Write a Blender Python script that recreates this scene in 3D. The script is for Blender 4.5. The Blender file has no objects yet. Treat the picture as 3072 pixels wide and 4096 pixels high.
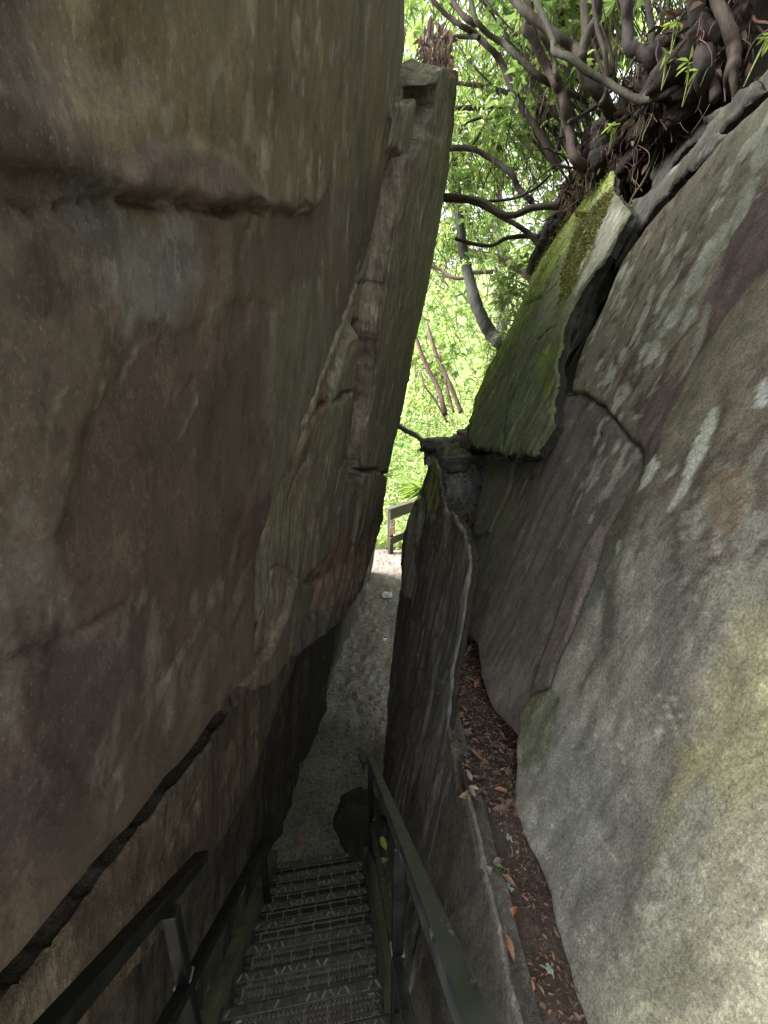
import bpy, math, random
import numpy as np
from mathutils import Vector, Matrix

random.seed(7)
RNG = np.random.default_rng(11)
S = bpy.context.scene
COL = S.collection
CZ = 3.82                     # eye height above the foot of the stairs
F = 1540.0                    # focal length in photograph pixels
PITCH = math.radians(14.5)
cp, sp = math.cos(PITCH), math.sin(PITCH)


def lin(r, g, b):
    f = lambda c: c / 12.92 if c <= 0.04045 else ((c + 0.055) / 1.055) ** 2.4
    return (f(r / 255), f(g / 255), f(b / 255))


# ------------------------------------------------------------------ survey: photograph direction -> place
def ray(px, py):
    u = (px - 1536) / F
    v = (py - 2048) / F
    return u, cp - v * sp, -sp - v * cp


def at(px, py, y):
    """point seen in that direction at forward distance y"""
    u, dy, dz = ray(px, py)
    t = y / dy
    return Vector((u * t, y, CZ + dz * t))


class Plane:
    """bedding plane x = x0 + by*y + az*(z-CZ)"""
    def __init__(s, x0, by, az):
        s.x0, s.by, s.az = x0, by, az

    def hit(s, p):
        if p[0] == 'w':
            return p[1], p[2]
        u, dy, dz = ray(*p)
        den = u - s.by * dy - s.az * dz
        t = s.x0 / den
        return t * dy, t * dz

    def poly(s, pts):
        return np.array([s.hit(p) for p in pts])

    def x(s, y, dz):
        return s.x0 + s.by * y + s.az * dz


# ------------------------------------------------------------------ noise
def _hash(ix, iy, iz):
    h = (ix.astype(np.int64) * 374761393 + iy.astype(np.int64) * 668265263 + iz.astype(np.int64) * 2147483647) & 0xFFFFFFFF
    h = ((h ^ (h >> 13)) * 1274126177) & 0xFFFFFFFF
    h = (h ^ (h >> 16)) & 0xFFFFFFFF
    return h / 2147483647.5 - 1.0


def vnoise(x, y, z):
    ix, iy, iz = np.floor(x), np.floor(y), np.floor(z)
    fx, fy, fz = x - ix, y - iy, z - iz
    q = lambda f: f * f * f * (f * (f * 6 - 15) + 10)
    u, v, w = q(fx), q(fy), q(fz)
    r = 0
    for a in (0, 1):
        for b in (0, 1):
            for c in (0, 1):
                r = r + _hash(ix + a, iy + b, iz + c) * (u if a else 1 - u) * (v if b else 1 - v) * (w if c else 1 - w)
    return r


def fbm(x, y, z=0.0, o=4, seed=0.0, gain=0.5):
    x = np.asarray(x, float)
    y = np.asarray(y, float)
    z = np.zeros_like(x) + z
    r, a, n = 0, 1.0, 0
    for k in range(o):
        r = r + a * vnoise(x + seed * 17.3 + k * 5.1, y - seed * 9.7 + k * 3.3, z + seed * 4.1)
        n += a
        a *= gain
        x, y, z = x * 2.03, y * 2.03, z * 2.03
    return r / n * 1.6


def sstep(a, b, x):
    t = np.clip((x - a) / (b - a), 0, 1)
    return t * t * (3 - 2 * t)


def seg_dist(Y, Z, pts, closed):
    d = np.full(Y.shape, 1e9)
    n = len(pts)
    for i in range(n if closed else n - 1):
        a, b = pts[i], pts[(i + 1) % n]
        ab = b - a
        L = max(ab @ ab, 1e-12)
        t = np.clip(((Y - a[0]) * ab[0] + (Z - a[1]) * ab[1]) / L, 0, 1)
        d = np.minimum(d, np.hypot(Y - a[0] - t * ab[0], Z - a[1] - t * ab[1]))
    return d


def sdf(Y, Z, pts):
    d = seg_dist(Y, Z, pts, True)
    ins = np.zeros(Y.shape, bool)
    n = len(pts)
    for i in range(n):
        a, b = pts[i], pts[(i + 1) % n]
        c = (a[1] > Z) != (b[1] > Z)
        with np.errstate(divide='ignore', invalid='ignore'):
            xi = (b[0] - a[0]) * (Z - a[1]) / (b[1] - a[1] + 1e-15) + a[0]
        ins ^= c & (Y < xi)
    return np.where(ins, d, -d)


# ------------------------------------------------------------------ mesh helpers
def make_obj(name, verts, faces, mat, parent=None, cols=None, smooth=False, sharp_from=None, loc=None):
    me = bpy.data.meshes.new(name)
    me.from_pydata([tuple(v) for v in verts] if not isinstance(verts, np.ndarray) else verts.tolist(), [],
                   faces if not isinstance(faces, np.ndarray) else faces.tolist())
    if cols is not None:
        ca = me.color_attributes.new('Col', 'FLOAT_COLOR', 'POINT')
        c = np.ones((len(me.vertices), 4), np.float32)
        c[:, :3] = np.asarray(cols)
        ca.data.foreach_set('color', c.ravel())
    if smooth:
        me.polygons.foreach_set('use_smooth', [True] * len(me.polygons))
    me.update()
    for m in (mat if isinstance(mat, (list, tuple)) else [mat]):
        me.materials.append(m)
    o = bpy.data.objects.new(name, me)
    COL.objects.link(o)
    if parent:
        o.parent = parent
    if loc is not None:
        o.location = loc
    return o


def tag(o, label=None, cat=None, group=None, kind=None):
    if label: o['label'] = label
    if cat: o['category'] = cat
    if group: o['group'] = group
    if kind: o['kind'] = kind
    return o


def empty(name, loc=(0, 0, 0), rz=0.0):
    o = bpy.data.objects.new(name, None)
    o.empty_display_size = 0.1
    o.location = loc
    o.rotation_euler = (0, 0, rz)
    COL.objects.link(o)
    return o


class MB:
    """collects pieces that become ONE mesh"""
    def __init__(s):
        s.v, s.f, s.c = [], [], []

    def add(s, v, f, c=(1, 1, 1)):
        o = len(s.v)
        s.v += [tuple(p) for p in v]
        s.f += [tuple(i + o for i in q) for q in f]
        s.c += [c] * len(v) if not isinstance(c, list) else c

    def box(s, ctr, size, rot=None, c=(1, 1, 1), bev=0.0):
        hx, hy, hz = size[0] / 2, size[1] / 2, size[2] / 2
        if bev > 0:
            b = min(bev, hx * .9, hy * .9, hz * .9)
            v = []
            for sz in (-1, 1):
                for lvl in ((hz - b, 0) if sz > 0 else (hz, b),):
                    pass
            # chamfered box: 24 verts
            pts, idx = [], {}
            for sx in (-1, 1):
                for sy in (-1, 1):
                    for sz in (-1, 1):
                        for k, p in enumerate(((hx, hy - b, hz - b), (hx - b, hy, hz - b), (hx - b, hy - b, hz))):
                            idx[(sx, sy, sz, k)] = len(pts)
                            pts.append((sx * p[0], sy * p[1], sz * p[2]))
            f = []
            for sx in (-1, 1):
                f.append([idx[(sx, a, d, 0)] for a, d in ((-1, -1), (1, -1), (1, 1), (-1, 1))][::sx])
            for sy in (-1, 1):
                f.append([idx[(a, sy, d, 1)] for a, d in ((-1, -1), (-1, 1), (1, 1), (1, -1))][::sy])
            for sz in (-1, 1):
                f.append([idx[(a, d, sz, 2)] for a, d in ((-1, -1), (1, -1), (1, 1), (-1, 1))][::sz])
            for sx in (-1, 1):
                for sy in (-1, 1):
                    f.append([idx[(sx, sy, -1, 0)], idx[(sx, sy, 1, 0)], idx[(sx, sy, 1, 1)], idx[(sx, sy, -1, 1)]])
            for sx in (-1, 1):
                for sz in (-1, 1):
                    f.append([idx[(sx, -1, sz, 0)], idx[(sx, 1, sz, 0)], idx[(sx, 1, sz, 2)], idx[(sx, -1, sz, 2)]])
            for sy in (-1, 1):
                for sz in (-1, 1):
                    f.append([idx[(-1, sy, sz, 1)], idx[(1, sy, sz, 1)], idx[(1, sy, sz, 2)], idx[(-1, sy, sz, 2)]])
            for sx in (-1, 1):
                for sy in (-1, 1):
                    for sz in (-1, 1):
                        f.append([idx[(sx, sy, sz, k)] for k in range(3)])
            v = [Vector(p) for p in pts]
        else:
            v = [Vector((x, y, z)) for x in (-hx, hx) for y in (-hy, hy) for z in (-hz, hz)]
            f = [(0, 1, 3, 2), (4, 6, 7, 5), (0, 4, 5, 1), (2, 3, 7, 6), (0, 2, 6, 4), (1, 5, 7, 3)]
        if rot is not None:
            v = [rot @ p for p in v]
        s.add([p + Vector(ctr) for p in v], f, c)

    def beam(s, a, b, w, h, up=Vector((0, 0, 1)), c=(1, 1, 1), bev=0.0):
        a, b = Vector(a), Vector(b)
        d = (b - a)
        L = d.length
        y = d.normalized()
        x = y.cross(up).normalized()
        z = x.cross(y).normalized()
        R = Matrix((x, y, z)).transposed()
        s.box((a + b) / 2, (w, L, h), R, c, bev)

    def tube(s, pts, rad, seg=7, c=(1, 1, 1), rough=0.0, sub=3, cap=True):
        P = [Vector(p) for p in pts]
        R = list(rad) if hasattr(rad, '__len__') else [rad] * len(P)
        Q, r2 = [], []
        n = len(P)
        for i in range(n - 1):
            p0, p1, p2, p3 = P[max(i - 1, 0)], P[i], P[i + 1], P[min(i + 2, n - 1)]
            for k in range(sub):
                t = k / sub
                Q.append(0.5 * ((2 * p1) + (p2 - p0) * t + (2 * p0 - 5 * p1 + 4 * p2 - p3) * t * t + (3 * p1 - p0 - 3 * p2 + p3) * t ** 3))
                r2.append(R[i] * (1 - t) + R[i + 1] * t)
        Q.append(P[-1])
        r2.append(R[-1])
        v, f = [], []
        m = len(Q)
        prev = None
        for i in range(m):
            d = (Q[min(i + 1, m - 1)] - Q[max(i - 1, 0)])
            d = d.normalized() if d.length > 1e-9 else Vector((0, 0, 1))
            if prev is None:
                a = d.orthogonal().normalized()
            else:
                a = prev - d * prev.dot(d)
                a = a.normalized() if a.length > 1e-6 else d.orthogonal().normalized()
            prev = a
            b = d.cross(a)
            for k in range(seg):
                th = 2 * math.pi * k / seg
                rr = r2[i] * (1 + (random.uniform(-rough, rough) if rough else 0))
                v.append(Q[i] + (a * math.cos(th) + b * math.sin(th)) * rr)
        for i in range(m - 1):
            for k in range(seg):
                f.append((i * seg + k, i * seg + (k + 1) % seg, (i + 1) * seg + (k + 1) % seg, (i + 1) * seg + k))
        if cap:
            f.append(tuple(range(seg))[::-1])
            f.append(tuple((m - 1) * seg + k for k in range(seg)))
        s.add(v, f, c)

    def build(s, name, mat, parent=None, smooth=False, cols=True, loc=None):
        return make_obj(name, s.v, s.f, mat, parent, s.c if cols else None, smooth, loc=loc)


# ------------------------------------------------------------------ materials
def new_mat(name):
    m = bpy.data.materials.new(name)
    m.use_nodes = True
    nt = m.node_tree
    b = nt.nodes['Principled BSDF']
    return m, nt, b


def N(nt, t, **kw):
    n = nt.nodes.new(t)
    for k, v in kw.items():
        setattr(n, k, v)
    return n


def rock_mat(name, flake=0.0, fscale=16, rough=0.85, stretch=(1, 1, 0.22), fine=60.0, speck=0.5, bump=0.5, pale=0.0, spec=0.35):
    m, nt, b = new_mat(name)
    L = nt.links.new
    att = N(nt, 'ShaderNodeAttribute', attribute_name='Col')
    tc = N(nt, 'ShaderNodeTexCoord')
    mp = N(nt, 'ShaderNodeMapping')
    mp.inputs['Scale'].default_value = stretch
    L(tc.outputs['Object'], mp.inputs['Vector'])
    n1 = N(nt, 'ShaderNodeTexNoise')
    n1.inputs['Scale'].default_value = fine
    n1.inputs['Detail'].default_value = 5
    n1.inputs['Roughness'].default_value = 0.7
    L(mp.outputs[0], n1.inputs['Vector'])
    n2 = N(nt, 'ShaderNodeTexNoise')
    n2.inputs['Scale'].default_value = fine * 4
    n2.inputs['Detail'].default_value = 3
    L(tc.outputs['Object'], n2.inputs['Vector'])
    n3 = N(nt, 'ShaderNodeTexNoise')
    n3.inputs['Scale'].default_value = 9
    n3.inputs['Detail'].default_value = 6
    n3.inputs['Roughness'].default_value = 0.65
    L(mp.outputs[0], n3.inputs['Vector'])

    def rng(src, lo, hi, a=0.3, c=0.7):
        r = N(nt, 'ShaderNodeMapRange')
        r.inputs['From Min'].default_value = a
        r.inputs['From Max'].default_value = c
        r.inputs['To Min'].default_value = lo
        r.inputs['To Max'].default_value = hi
        L(src, r.inputs['Value'])
        return r.outputs[0]
    a1 = rng(n1.outputs['Fac'], 1 - speck, 1 + speck)
    a2 = rng(n2.outputs['Fac'], 1 - speck * .7, 1 + speck * .7)
    a3 = rng(n3.outputs['Fac'], 0.75, 1.25)
    m1 = N(nt, 'ShaderNodeMath', operation='MULTIPLY')
    L(a1, m1.inputs[0]); L(a2, m1.inputs[1])
    m2 = N(nt, 'ShaderNodeMath', operation='MULTIPLY')
    L(m1.outputs[0], m2.inputs[0]); L(a3, m2.inputs[1])
    vm = N(nt, 'ShaderNodeVectorMath', operation='SCALE')
    L(att.outputs['Color'], vm.inputs[0]); L(m2.outputs[0], vm.inputs['Scale'])
    out = vm.outputs[0]
    if pale > 0:
        # sparse pale mineral specks
        n4 = N(nt, 'ShaderNodeTexNoise')
        n4.inputs['Scale'].default_value = fine * 2.2
        n4.inputs['Detail'].default_value = 2
        L(mp.outputs[0], n4.inputs['Vector'])
        f4 = rng(n4.outputs['Fac'], 0, pale, 0.63, 0.72)
        mx = N(nt, 'ShaderNodeMix', data_type='RGBA')
        L(f4, mx.inputs['Factor'])
        L(out, mx.inputs['A'])
        mx.inputs['B'].default_value = (0.5, 0.48, 0.42, 1)
        out = mx.outputs['Result']
    if flake > 0:
        # thin flaked-off skin and stains with crisp edges
        for k, (lo, hi, mul) in enumerate(((0.55, 0.575, 1 + flake), (0.43, 0.405, 1 - flake * .75), (0.60, 0.615, 1 + flake))):
            nf = N(nt, 'ShaderNodeTexNoise')
            nf.inputs['Scale'].default_value = fscale * (1, 1.6, 2.6)[k]
            nf.inputs['Detail'].default_value = 9
            nf.inputs['Roughness'].default_value = 0.68
            mpf = N(nt, 'ShaderNodeMapping')
            mpf.inputs['Location'].default_value = (3.1 * k, 1.7 * k, 5.3 * k)
            mpf.inputs['Scale'].default_value = (1, 1, 0.45)
            L(tc.outputs['Object'], mpf.inputs['Vector'])
            L(mpf.outputs[0], nf.inputs['Vector'])
            ff = rng(nf.outputs['Fac'], 0 if lo < hi else 1, 1 if lo < hi else 0, min(lo, hi), max(lo, hi))
            mm = N(nt, 'ShaderNodeMath', operation='MULTIPLY_ADD')
            L(ff, mm.inputs[0])
            mm.inputs[1].default_value = mul - 1
            mm.inputs[2].default_value = 1
            vs = N(nt, 'ShaderNodeVectorMath', operation='SCALE')
            L(out, vs.inputs[0]); L(mm.outputs[0], vs.inputs['Scale'])
            out = vs.outputs[0]
    L(out, b.inputs['Base Color'])
    b.inputs['Roughness'].default_value = rough
    b.inputs['Specular IOR Level'].default_value = spec
    ad = N(nt, 'ShaderNodeMath', operation='ADD')
    L(n1.outputs['Fac'], ad.inputs[0])
    m5 = N(nt, 'ShaderNodeMath', operation='MULTIPLY')
    L(n2.outputs['Fac'], m5.inputs[0]); m5.inputs[1].default_value = 0.5
    L(m5.outputs[0], ad.inputs[1])
    ad2 = N(nt, 'ShaderNodeMath', operation='ADD')
    m6 = N(nt, 'ShaderNodeMath', operation='MULTIPLY')
    L(n3.outputs['Fac'], m6.inputs[0]); m6.inputs[1].default_value = 2.0
    L(ad.outputs[0], ad2.inputs[0]); L(m6.outputs[0], ad2.inputs[1])
    bp = N(nt, 'ShaderNodeBump')
    bp.inputs['Strength'].default_value = bump
    bp.inputs['Distance'].default_value = 0.012
    L(ad2.outputs[0], bp.inputs['Height'])
    L(bp.outputs[0], b.inputs['Normal'])
    return m


def col_mat(name, rough=0.8, scale=40, amt=0.4, bump=0.3, trans=0.0, stretch=(1, 1, 1), spec=0.4, metal=0.0):
    """vertex pigment times procedural variation; optional translucency for leaves"""
    m, nt, b = new_mat(name)
    L = nt.links.new
    att = N(nt, 'ShaderNodeAttribute', attribute_name='Col')
    tc = N(nt, 'ShaderNodeTexCoord')
    mp = N(nt, 'ShaderNodeMapping')
    mp.inputs['Scale'].default_value = stretch
    L(tc.outputs['Object'], mp.inputs['Vector'])
    n1 = N(nt, 'ShaderNodeTexNoise')
    n1.inputs['Scale'].default_value = scale
    n1.inputs['Detail'].default_value = 5
    n1.inputs['Roughness'].default_value = 0.65
    L(mp.outputs[0], n1.inputs['Vector'])
    r = N(nt, 'ShaderNodeMapRange')
    r.inputs['From Min'].default_value = 0.3
    r.inputs['From Max'].default_value = 0.7
    r.inputs['To Min'].default_value = 1 - amt
    r.inputs['To Max'].default_value = 1 + amt
    L(n1.outputs['Fac'], r.inputs['Value'])
    vm = N(nt, 'ShaderNodeVectorMath', operation='SCALE')
    L(att.outputs['Color'], vm.inputs[0]); L(r.outputs[0], vm.inputs['Scale'])
    L(vm.outputs[0], b.inputs['Base Color'])
    b.inputs['Roughness'].default_value = rough
    b.inputs['Specular IOR Level'].default_value = spec
    b.inputs['Metallic'].default_value = metal
    if bump:
        bp = N(nt, 'ShaderNodeBump')
        bp.inputs['Strength'].default_value = bump
        bp.inputs['Distance'].default_value = 0.01
        L(n1.outputs['Fac'], bp.inputs['Height'])
        L(bp.outputs[0], b.inputs['Normal'])
    if trans > 0:
        tr = N(nt, 'ShaderNodeBsdfTranslucent')
        sc = N(nt, 'ShaderNodeVectorMath', operation='MULTIPLY')
        L(vm.outputs[0], sc.inputs[0])
        sc.inputs[1].default_value = (1.22, 1.25, 0.95)
        L(sc.outputs[0], tr.inputs['Color'])
        mx = N(nt, 'ShaderNodeMixShader')
        mx.inputs[0].default_value = trans
        L(b.outputs[0], mx.inputs[1]); L(tr.outputs[0], mx.inputs[2])
        L(mx.outputs[0], nt.nodes['Material Output'].inputs['Surface'])
    return m


def paint_mat(name, base, chip, rough=0.35, amount=0.62, scale=(25, 25, 25), metal=0.0):
    """worn paint: scratches and chips showing another tone"""
    m, nt, b = new_mat(name)
    L = nt.links.new
    tc = N(nt, 'ShaderNodeTexCoord')
    mp = N(nt, 'ShaderNodeMapping')
    mp.inputs['Scale'].default_value = scale
    L(tc.outputs['Object'], mp.inputs['Vector'])
    n = N(nt, 'ShaderNodeTexNoise')
    n.inputs['Scale'].default_value = 1
    n.inputs['Detail'].default_value = 6
    n.inputs['Roughness'].default_value = 0.7
    L(mp.outputs[0], n.inputs['Vector'])
    r = N(nt, 'ShaderNodeMapRange')
    r.inputs['From Min'].default_value = amount
    r.inputs['From Max'].default_value = amount + 0.05
    L(n.outputs['Fac'], r.inputs['Value'])
    n2 = N(nt, 'ShaderNodeTexNoise')
    n2.inputs['Scale'].default_value = 14
    n2.inputs['Detail'].default_value = 4
    L(tc.outputs['Object'], n2.inputs['Vector'])
    r2 = N(nt, 'ShaderNodeMapRange')
    r2.inputs['From Min'].default_value = 0.3
    r2.inputs['From Max'].default_value = 0.7
    r2.inputs['To Min'].default_value = 0.6
    r2.inputs['To Max'].default_value = 1.5
    L(n2.outputs['Fac'], r2.inputs['Value'])
    vm = N(nt, 'ShaderNodeVectorMath', operation='SCALE')
    vm.inputs[0].default_value = base
    L(r2.outputs[0], vm.inputs['Scale'])
    mx = N(nt, 'ShaderNodeMix', data_type='RGBA')
    L(r.outputs[0], mx.inputs['Factor'])
    L(vm.outputs[0], mx.inputs['A'])
    mx.inputs['B'].default_value = (*chip, 1)
    L(mx.outputs['Result'], b.inputs['Base Color'])
    rr = N(nt, 'ShaderNodeMapRange')
    rr.inputs['From Min'].default_value = 0.3
    rr.inputs['From Max'].default_value = 0.7
    rr.inputs['To Min'].default_value = rough - 0.08
    rr.inputs['To Max'].default_value = rough + 0.2
    L(n2.outputs['Fac'], rr.inputs['Value'])
    L(rr.outputs[0], b.inputs['Roughness'])
    b.inputs['Metallic'].default_value = metal
    bp = N(nt, 'ShaderNodeBump')
    bp.inputs['Strength'].default_value = 0.15
    bp.inputs['Distance'].default_value = 0.003
    L(n.outputs['Fac'], bp.inputs['Height'])
    L(bp.outputs[0], b.inputs['Normal'])
    return m


M_LEFT = rock_mat('overhang_rock', flake=0.30, fscale=13, rough=0.72, fine=120, speck=0.22, bump=0.16, stretch=(1, 1, 0.5), pale=0.10)
M_SHALE = rock_mat('shale_rock', flake=0.35, fscale=16, rough=0.8, fine=55, speck=0.4, bump=0.6, stretch=(1, 1, 0.12), pale=0.12)
M_RIGHT = rock_mat('lichen_rock', flake=0.28, fscale=20, rough=0.88, fine=150, speck=0.5, bump=0.45, stretch=(1, 1, 0.7), pale=0.55)
M_SLAB = rock_mat('slab_rock', flake=0.35, fscale=16, rough=0.85, fine=60, speck=0.4, bump=0.6, stretch=(1, 1, 0.15), pale=0.1)
M_CONC = rock_mat('ledge_rock', flake=0.3, fscale=18, rough=0.9, fine=60, speck=0.4, bump=0.5, stretch=(1, 1, 0.6), pale=0.15)
M_SOIL = col_mat('soil', rough=0.95, scale=30, amt=0.6, bump=0.9)
M_BARK = col_mat('bark', rough=0.85, scale=30, amt=0.5, bump=0.9, stretch=(1, 1, 0.35))
M_LEAF = col_mat('leaf', rough=0.45, scale=8, amt=0.15, bump=0, trans=0.5)
M_DEAD = col_mat('dead_leaf', rough=0.7, scale=60, amt=0.3, bump=0.2, trans=0.1)
M_DIRT = col_mat('path_dirt', rough=0.72, scale=35, amt=0.55, bump=0.8)
M_STONE = col_mat('stone', rough=0.85, scale=30, amt=0.3, bump=0.4)
M_WOOD = col_mat('fence_wood', rough=0.75, scale=14, amt=0.25, bump=0.3, stretch=(1, 1, 6))
M_RAIL = paint_mat('rail_paint', (0.042, 0.047, 0.046), (0.22, 0.23, 0.18), rough=0.3, amount=0.61, scale=(45, 16, 16))
M_RAILD = paint_mat('rail_paint_dark', (0.009, 0.0095, 0.011), (0.09, 0.09, 0.075), rough=0.5, amount=0.74, scale=(60, 20, 20))
M_STRING = paint_mat('stringer_paint', (0.125, 0.13, 0.10), (0.2, 0.185, 0.14), rough=0.55, amount=0.62, scale=(14, 14, 14))
M_GRATE = col_mat('grate_metal', rough=0.42, scale=30, amt=0.45, bump=0.2, metal=0.25)
M_CLIP = paint_mat('clip_metal', (0.28, 0.28, 0.26), (0.12, 0.1, 0.08), rough=0.45, amount=0.6, scale=(60, 60, 60), metal=0.3)


def plain(name, c, rough=0.5):
    m, nt, b = new_mat(name)
    n = N(nt, 'ShaderNodeTexNoise')
    n.inputs['Scale'].default_value = 30
    mx = N(nt, 'ShaderNodeMix', data_type='RGBA')
    mx.inputs['A'].default_value = (*[k * .85 for k in c], 1)
    mx.inputs['B'].default_value = (*[min(1, k * 1.1) for k in c], 1)
    nt.links.new(n.outputs['Fac'], mx.inputs['Factor'])
    nt.links.new(mx.outputs['Result'], b.inputs['Base Color'])
    b.inputs['Roughness'].default_value = rough
    return m


M_WHITE = plain('sign_white', (0.75, 0.74, 0.72))
M_RED = plain('sign_red', (0.55, 0.05, 0.045))
M_RING = plain('sign_ring', (0.35, 0.06, 0.05))
M_BLACK = plain('sign_black', (0.06, 0.055, 0.06))


# ------------------------------------------------------------------ rock slabs on bedding planes
def slab(name, pl, sgn, pts, h, thick, base, mat, ops=(), albedo=1.0, rnd=0.03, edge=0.02, edge_f=9.0, und=0.02, und_f=1.3,
         fine=0.005, tilt_h=None, seed=1, side=None, K=6, jag=0.0):
    P = pl.poly(pts)
    y0, z0 = P.min(0) - 2 * h
    y1, z1 = P.max(0) + 2 * h
    ny, nz = int((y1 - y0) / h) + 2, int((z1 - z0) / h) + 2
    ys = y0 + h * np.arange(ny)
    zs = z0 + h * np.arange(nz)
    Y, Z = np.meshgrid(ys, zs, indexing='ij')
    D = sdf(Y, Z, P) + edge * fbm(Y * edge_f, Z * edge_f, seed * 3.1, 4, seed)
    if jag:
        D = D + jag * np.abs(fbm(Y * 22, Z * 2.5, seed * 1.7, 2, seed + 4)) * sstep(P[:, 1].min() + .40, P[:, 1].min() + .15, Z)
    gy, gz = np.gradient(D, h)
    gl = np.hypot(gy, gz) + 1e-6
    near = (D < 0) & (D > -1.6 * h)
    step = np.where(near, np.clip(-D / gl, 0, 1.2 * h), 0)
    Ys, Zs = Y + step * gy / gl, Z + step * gz / gl
    keep = D > -1.35 * h
    cell = keep[:-1, :-1] & keep[1:, :-1] & keep[:-1, 1:] & keep[1:, 1:]
    I = np.arange(ny * nz).reshape(ny, nz)
    q = np.stack([I[:-1, :-1][cell], I[1:, :-1][cell], I[1:, 1:][cell], I[:-1, 1:][cell]], 1)
    used = np.unique(q)
    remap = -np.ones(ny * nz, int)
    remap[used] = np.arange(len(used))
    q = remap[q]
    yy, zz, dd = Ys.ravel()[used], Zs.ravel()[used], np.maximum(D.ravel()[used], 0)
    # relief
    H = und * fbm(yy * und_f, zz * und_f * 0.7, seed, 4, seed) + fine * fbm(yy * 16, zz * 4, seed * 2.0, 4, seed + 2)
    H = H - rnd * (1 - np.sqrt(np.clip(1 - (1 - np.clip(dd / max(rnd, 1e-4), 0, 1)) ** 2, 0, 1)))
    C = np.tile(np.array(base, float), (len(yy), 1))
    tone = 1 + 0.22 * fbm(yy * 2.2, zz * 0.9, 0.3, 5, seed + 7)
    C *= tone[:, None]
    C *= (1 + np.array([0.10, 0.0, -0.08])[None, :] * fbm(yy * 1.4, zz * 0.8, 1.3, 4, seed + 9)[:, None])
    for op in ops:
        k = op[0]
        if k == 'bulge':          # polygon, amount, soft
            _, pp, amt, soft, nz_ = op
            m = sstep(-soft, soft, sdf(yy, zz, pl.poly(pp)) + nz_ * fbm(yy * 6, zz * 6, 2.2, 4, seed + 11))
            H += amt * m
        elif k == 'crack':        # polyline, width, depth
            _, pp, w, dep = op
            d = seg_dist(yy + 0.018 * fbm(yy * 9, zz * 9, 5.0, 3, seed), zz + 0.018 * fbm(yy * 9, zz * 9, 9.0, 3, seed), pl.poly(pp), False)
            w2 = w * np.clip(0.75 + 0.8 * fbm(yy * 7, zz * 7, 8.1, 2, seed), 0.1, 2)
            m = np.exp(-(d / w2) ** 2)
            H -= dep * m
            C *= (1 - 0.45 * m)[:, None]
        elif k == 'paint':        # polygon, colour, soft, noise, strength, stretch
            _, pp, c, soft, nz_, st, sx = op
            d = sdf(yy, zz, pl.poly(pp))
            m = sstep(-soft * .4, soft * .4, d + nz_ * fbm(yy * 5 * sx, zz * 5 / sx, 4.4, 6, seed + 21 + len(pp), 0.65)) * st
            v = 1 + 0.15 * fbm(yy * 9, zz * 4, 6.6, 4, seed + 3)
            C = C * (1 - m[:, None]) + np.array(c)[None, :] * (m * 1.0)[:, None] * v[:, None]
        elif k == 'vein':         # thin mineral line
            _, pp, w, c, st = op
            d = seg_dist(yy + 0.012 * fbm(yy * 14, zz * 14, 5.0, 3, seed), zz + 0.012 * fbm(yy * 14, zz * 14, 9.0, 3, seed), pl.poly(pp), False)
            m = np.exp(-(d / w) ** 2) * st * np.clip(0.6 + 1.2 * fbm(yy * 11, zz * 11, 3.0, 3, seed), 0, 1)
            C = C * (1 - m[:, None]) + np.array(c)[None, :] * m[:, None]
            H += 0.004 * m
        elif k == 'spots':        # polygon, colour, freq, stretch, threshold, soft edge, strength
            _, pp, c, fr, sx, th, es, st = op
            d = sdf(yy, zz, pl.poly(pp)) if pp is not None else np.full(len(yy), 1.0)
            n = fbm(yy * fr * sx, zz * fr / sx, 7.7, 4, seed + len(C) % 7 + fr, 0.55)
            m = sstep(th, th + 0.12, n + np.clip(d / es, -2, 0)) * st
            C = C * (1 - m[:, None]) + np.array(c)[None, :] * m[:, None]
        elif k == 'stria':        # polygon, freq, amplitude: lines down the dip
            _, pp, fr, amp = op
            m = sstep(0, 0.06, sdf(yy, zz, pl.poly(pp))) if pp is not None else 1.0
            H += m * amp * fbm(yy * fr, zz * fr * 0.07, 1.1, 4, seed + 31)
        elif k == 'terrace':      # broken bedding: quantised steps
            _, pp, fr, amp = op
            m = sstep(0, 0.05, sdf(yy, zz, pl.poly(pp))) if pp is not None else 1.0
            n = fbm(yy * fr, zz * fr * 0.35, 3.3, 3, seed + 41) * 2.5
            fl = np.floor(n)
            H += m * amp * (fl + sstep(0.85, 1.0, n - fl))
            C *= (1 - 0.35 * m * sstep(0.8, 0.95, n - fl) * (1 - sstep(0.95, 1.0, n - fl)))[:, None]
        elif k == 'ramp':         # function of (y, dz) -> offset
            H += op[1](yy, zz)
    nrm = np.array([1.0, -pl.by, -pl.az])
    nrm *= sgn / np.linalg.norm(nrm)
    V = np.stack([pl.x(yy, zz), yy, zz + CZ], 1) + H[:, None] * nrm[None, :]
    # rim
    e = np.concatenate([q[:, [0, 1]], q[:, [1, 2]], q[:, [2, 3]], q[:, [3, 0]]])
    key = np.sort(e, 1)
    kk = key[:, 0] * (len(yy) + 1) + key[:, 1]
    _, inv, cnt = np.unique(kk, return_inverse=True, return_counts=True)
    be = e[cnt[inv] == 1]
    bv = np.unique(be)
    bm = -np.ones(len(yy), int)
    bm[bv] = np.arange(len(bv))
    nb = len(bv)
    n0 = len(V)
    gb = np.stack([np.zeros(nb), gy.ravel()[used][bv] / gl.ravel()[used][bv], gz.ravel()[used][bv] / gl.ravel()[used][bv]], 1)
    rows, rc = [], []
    sd = np.array(side if side is not None else [c * 0.8 for c in base])
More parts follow.
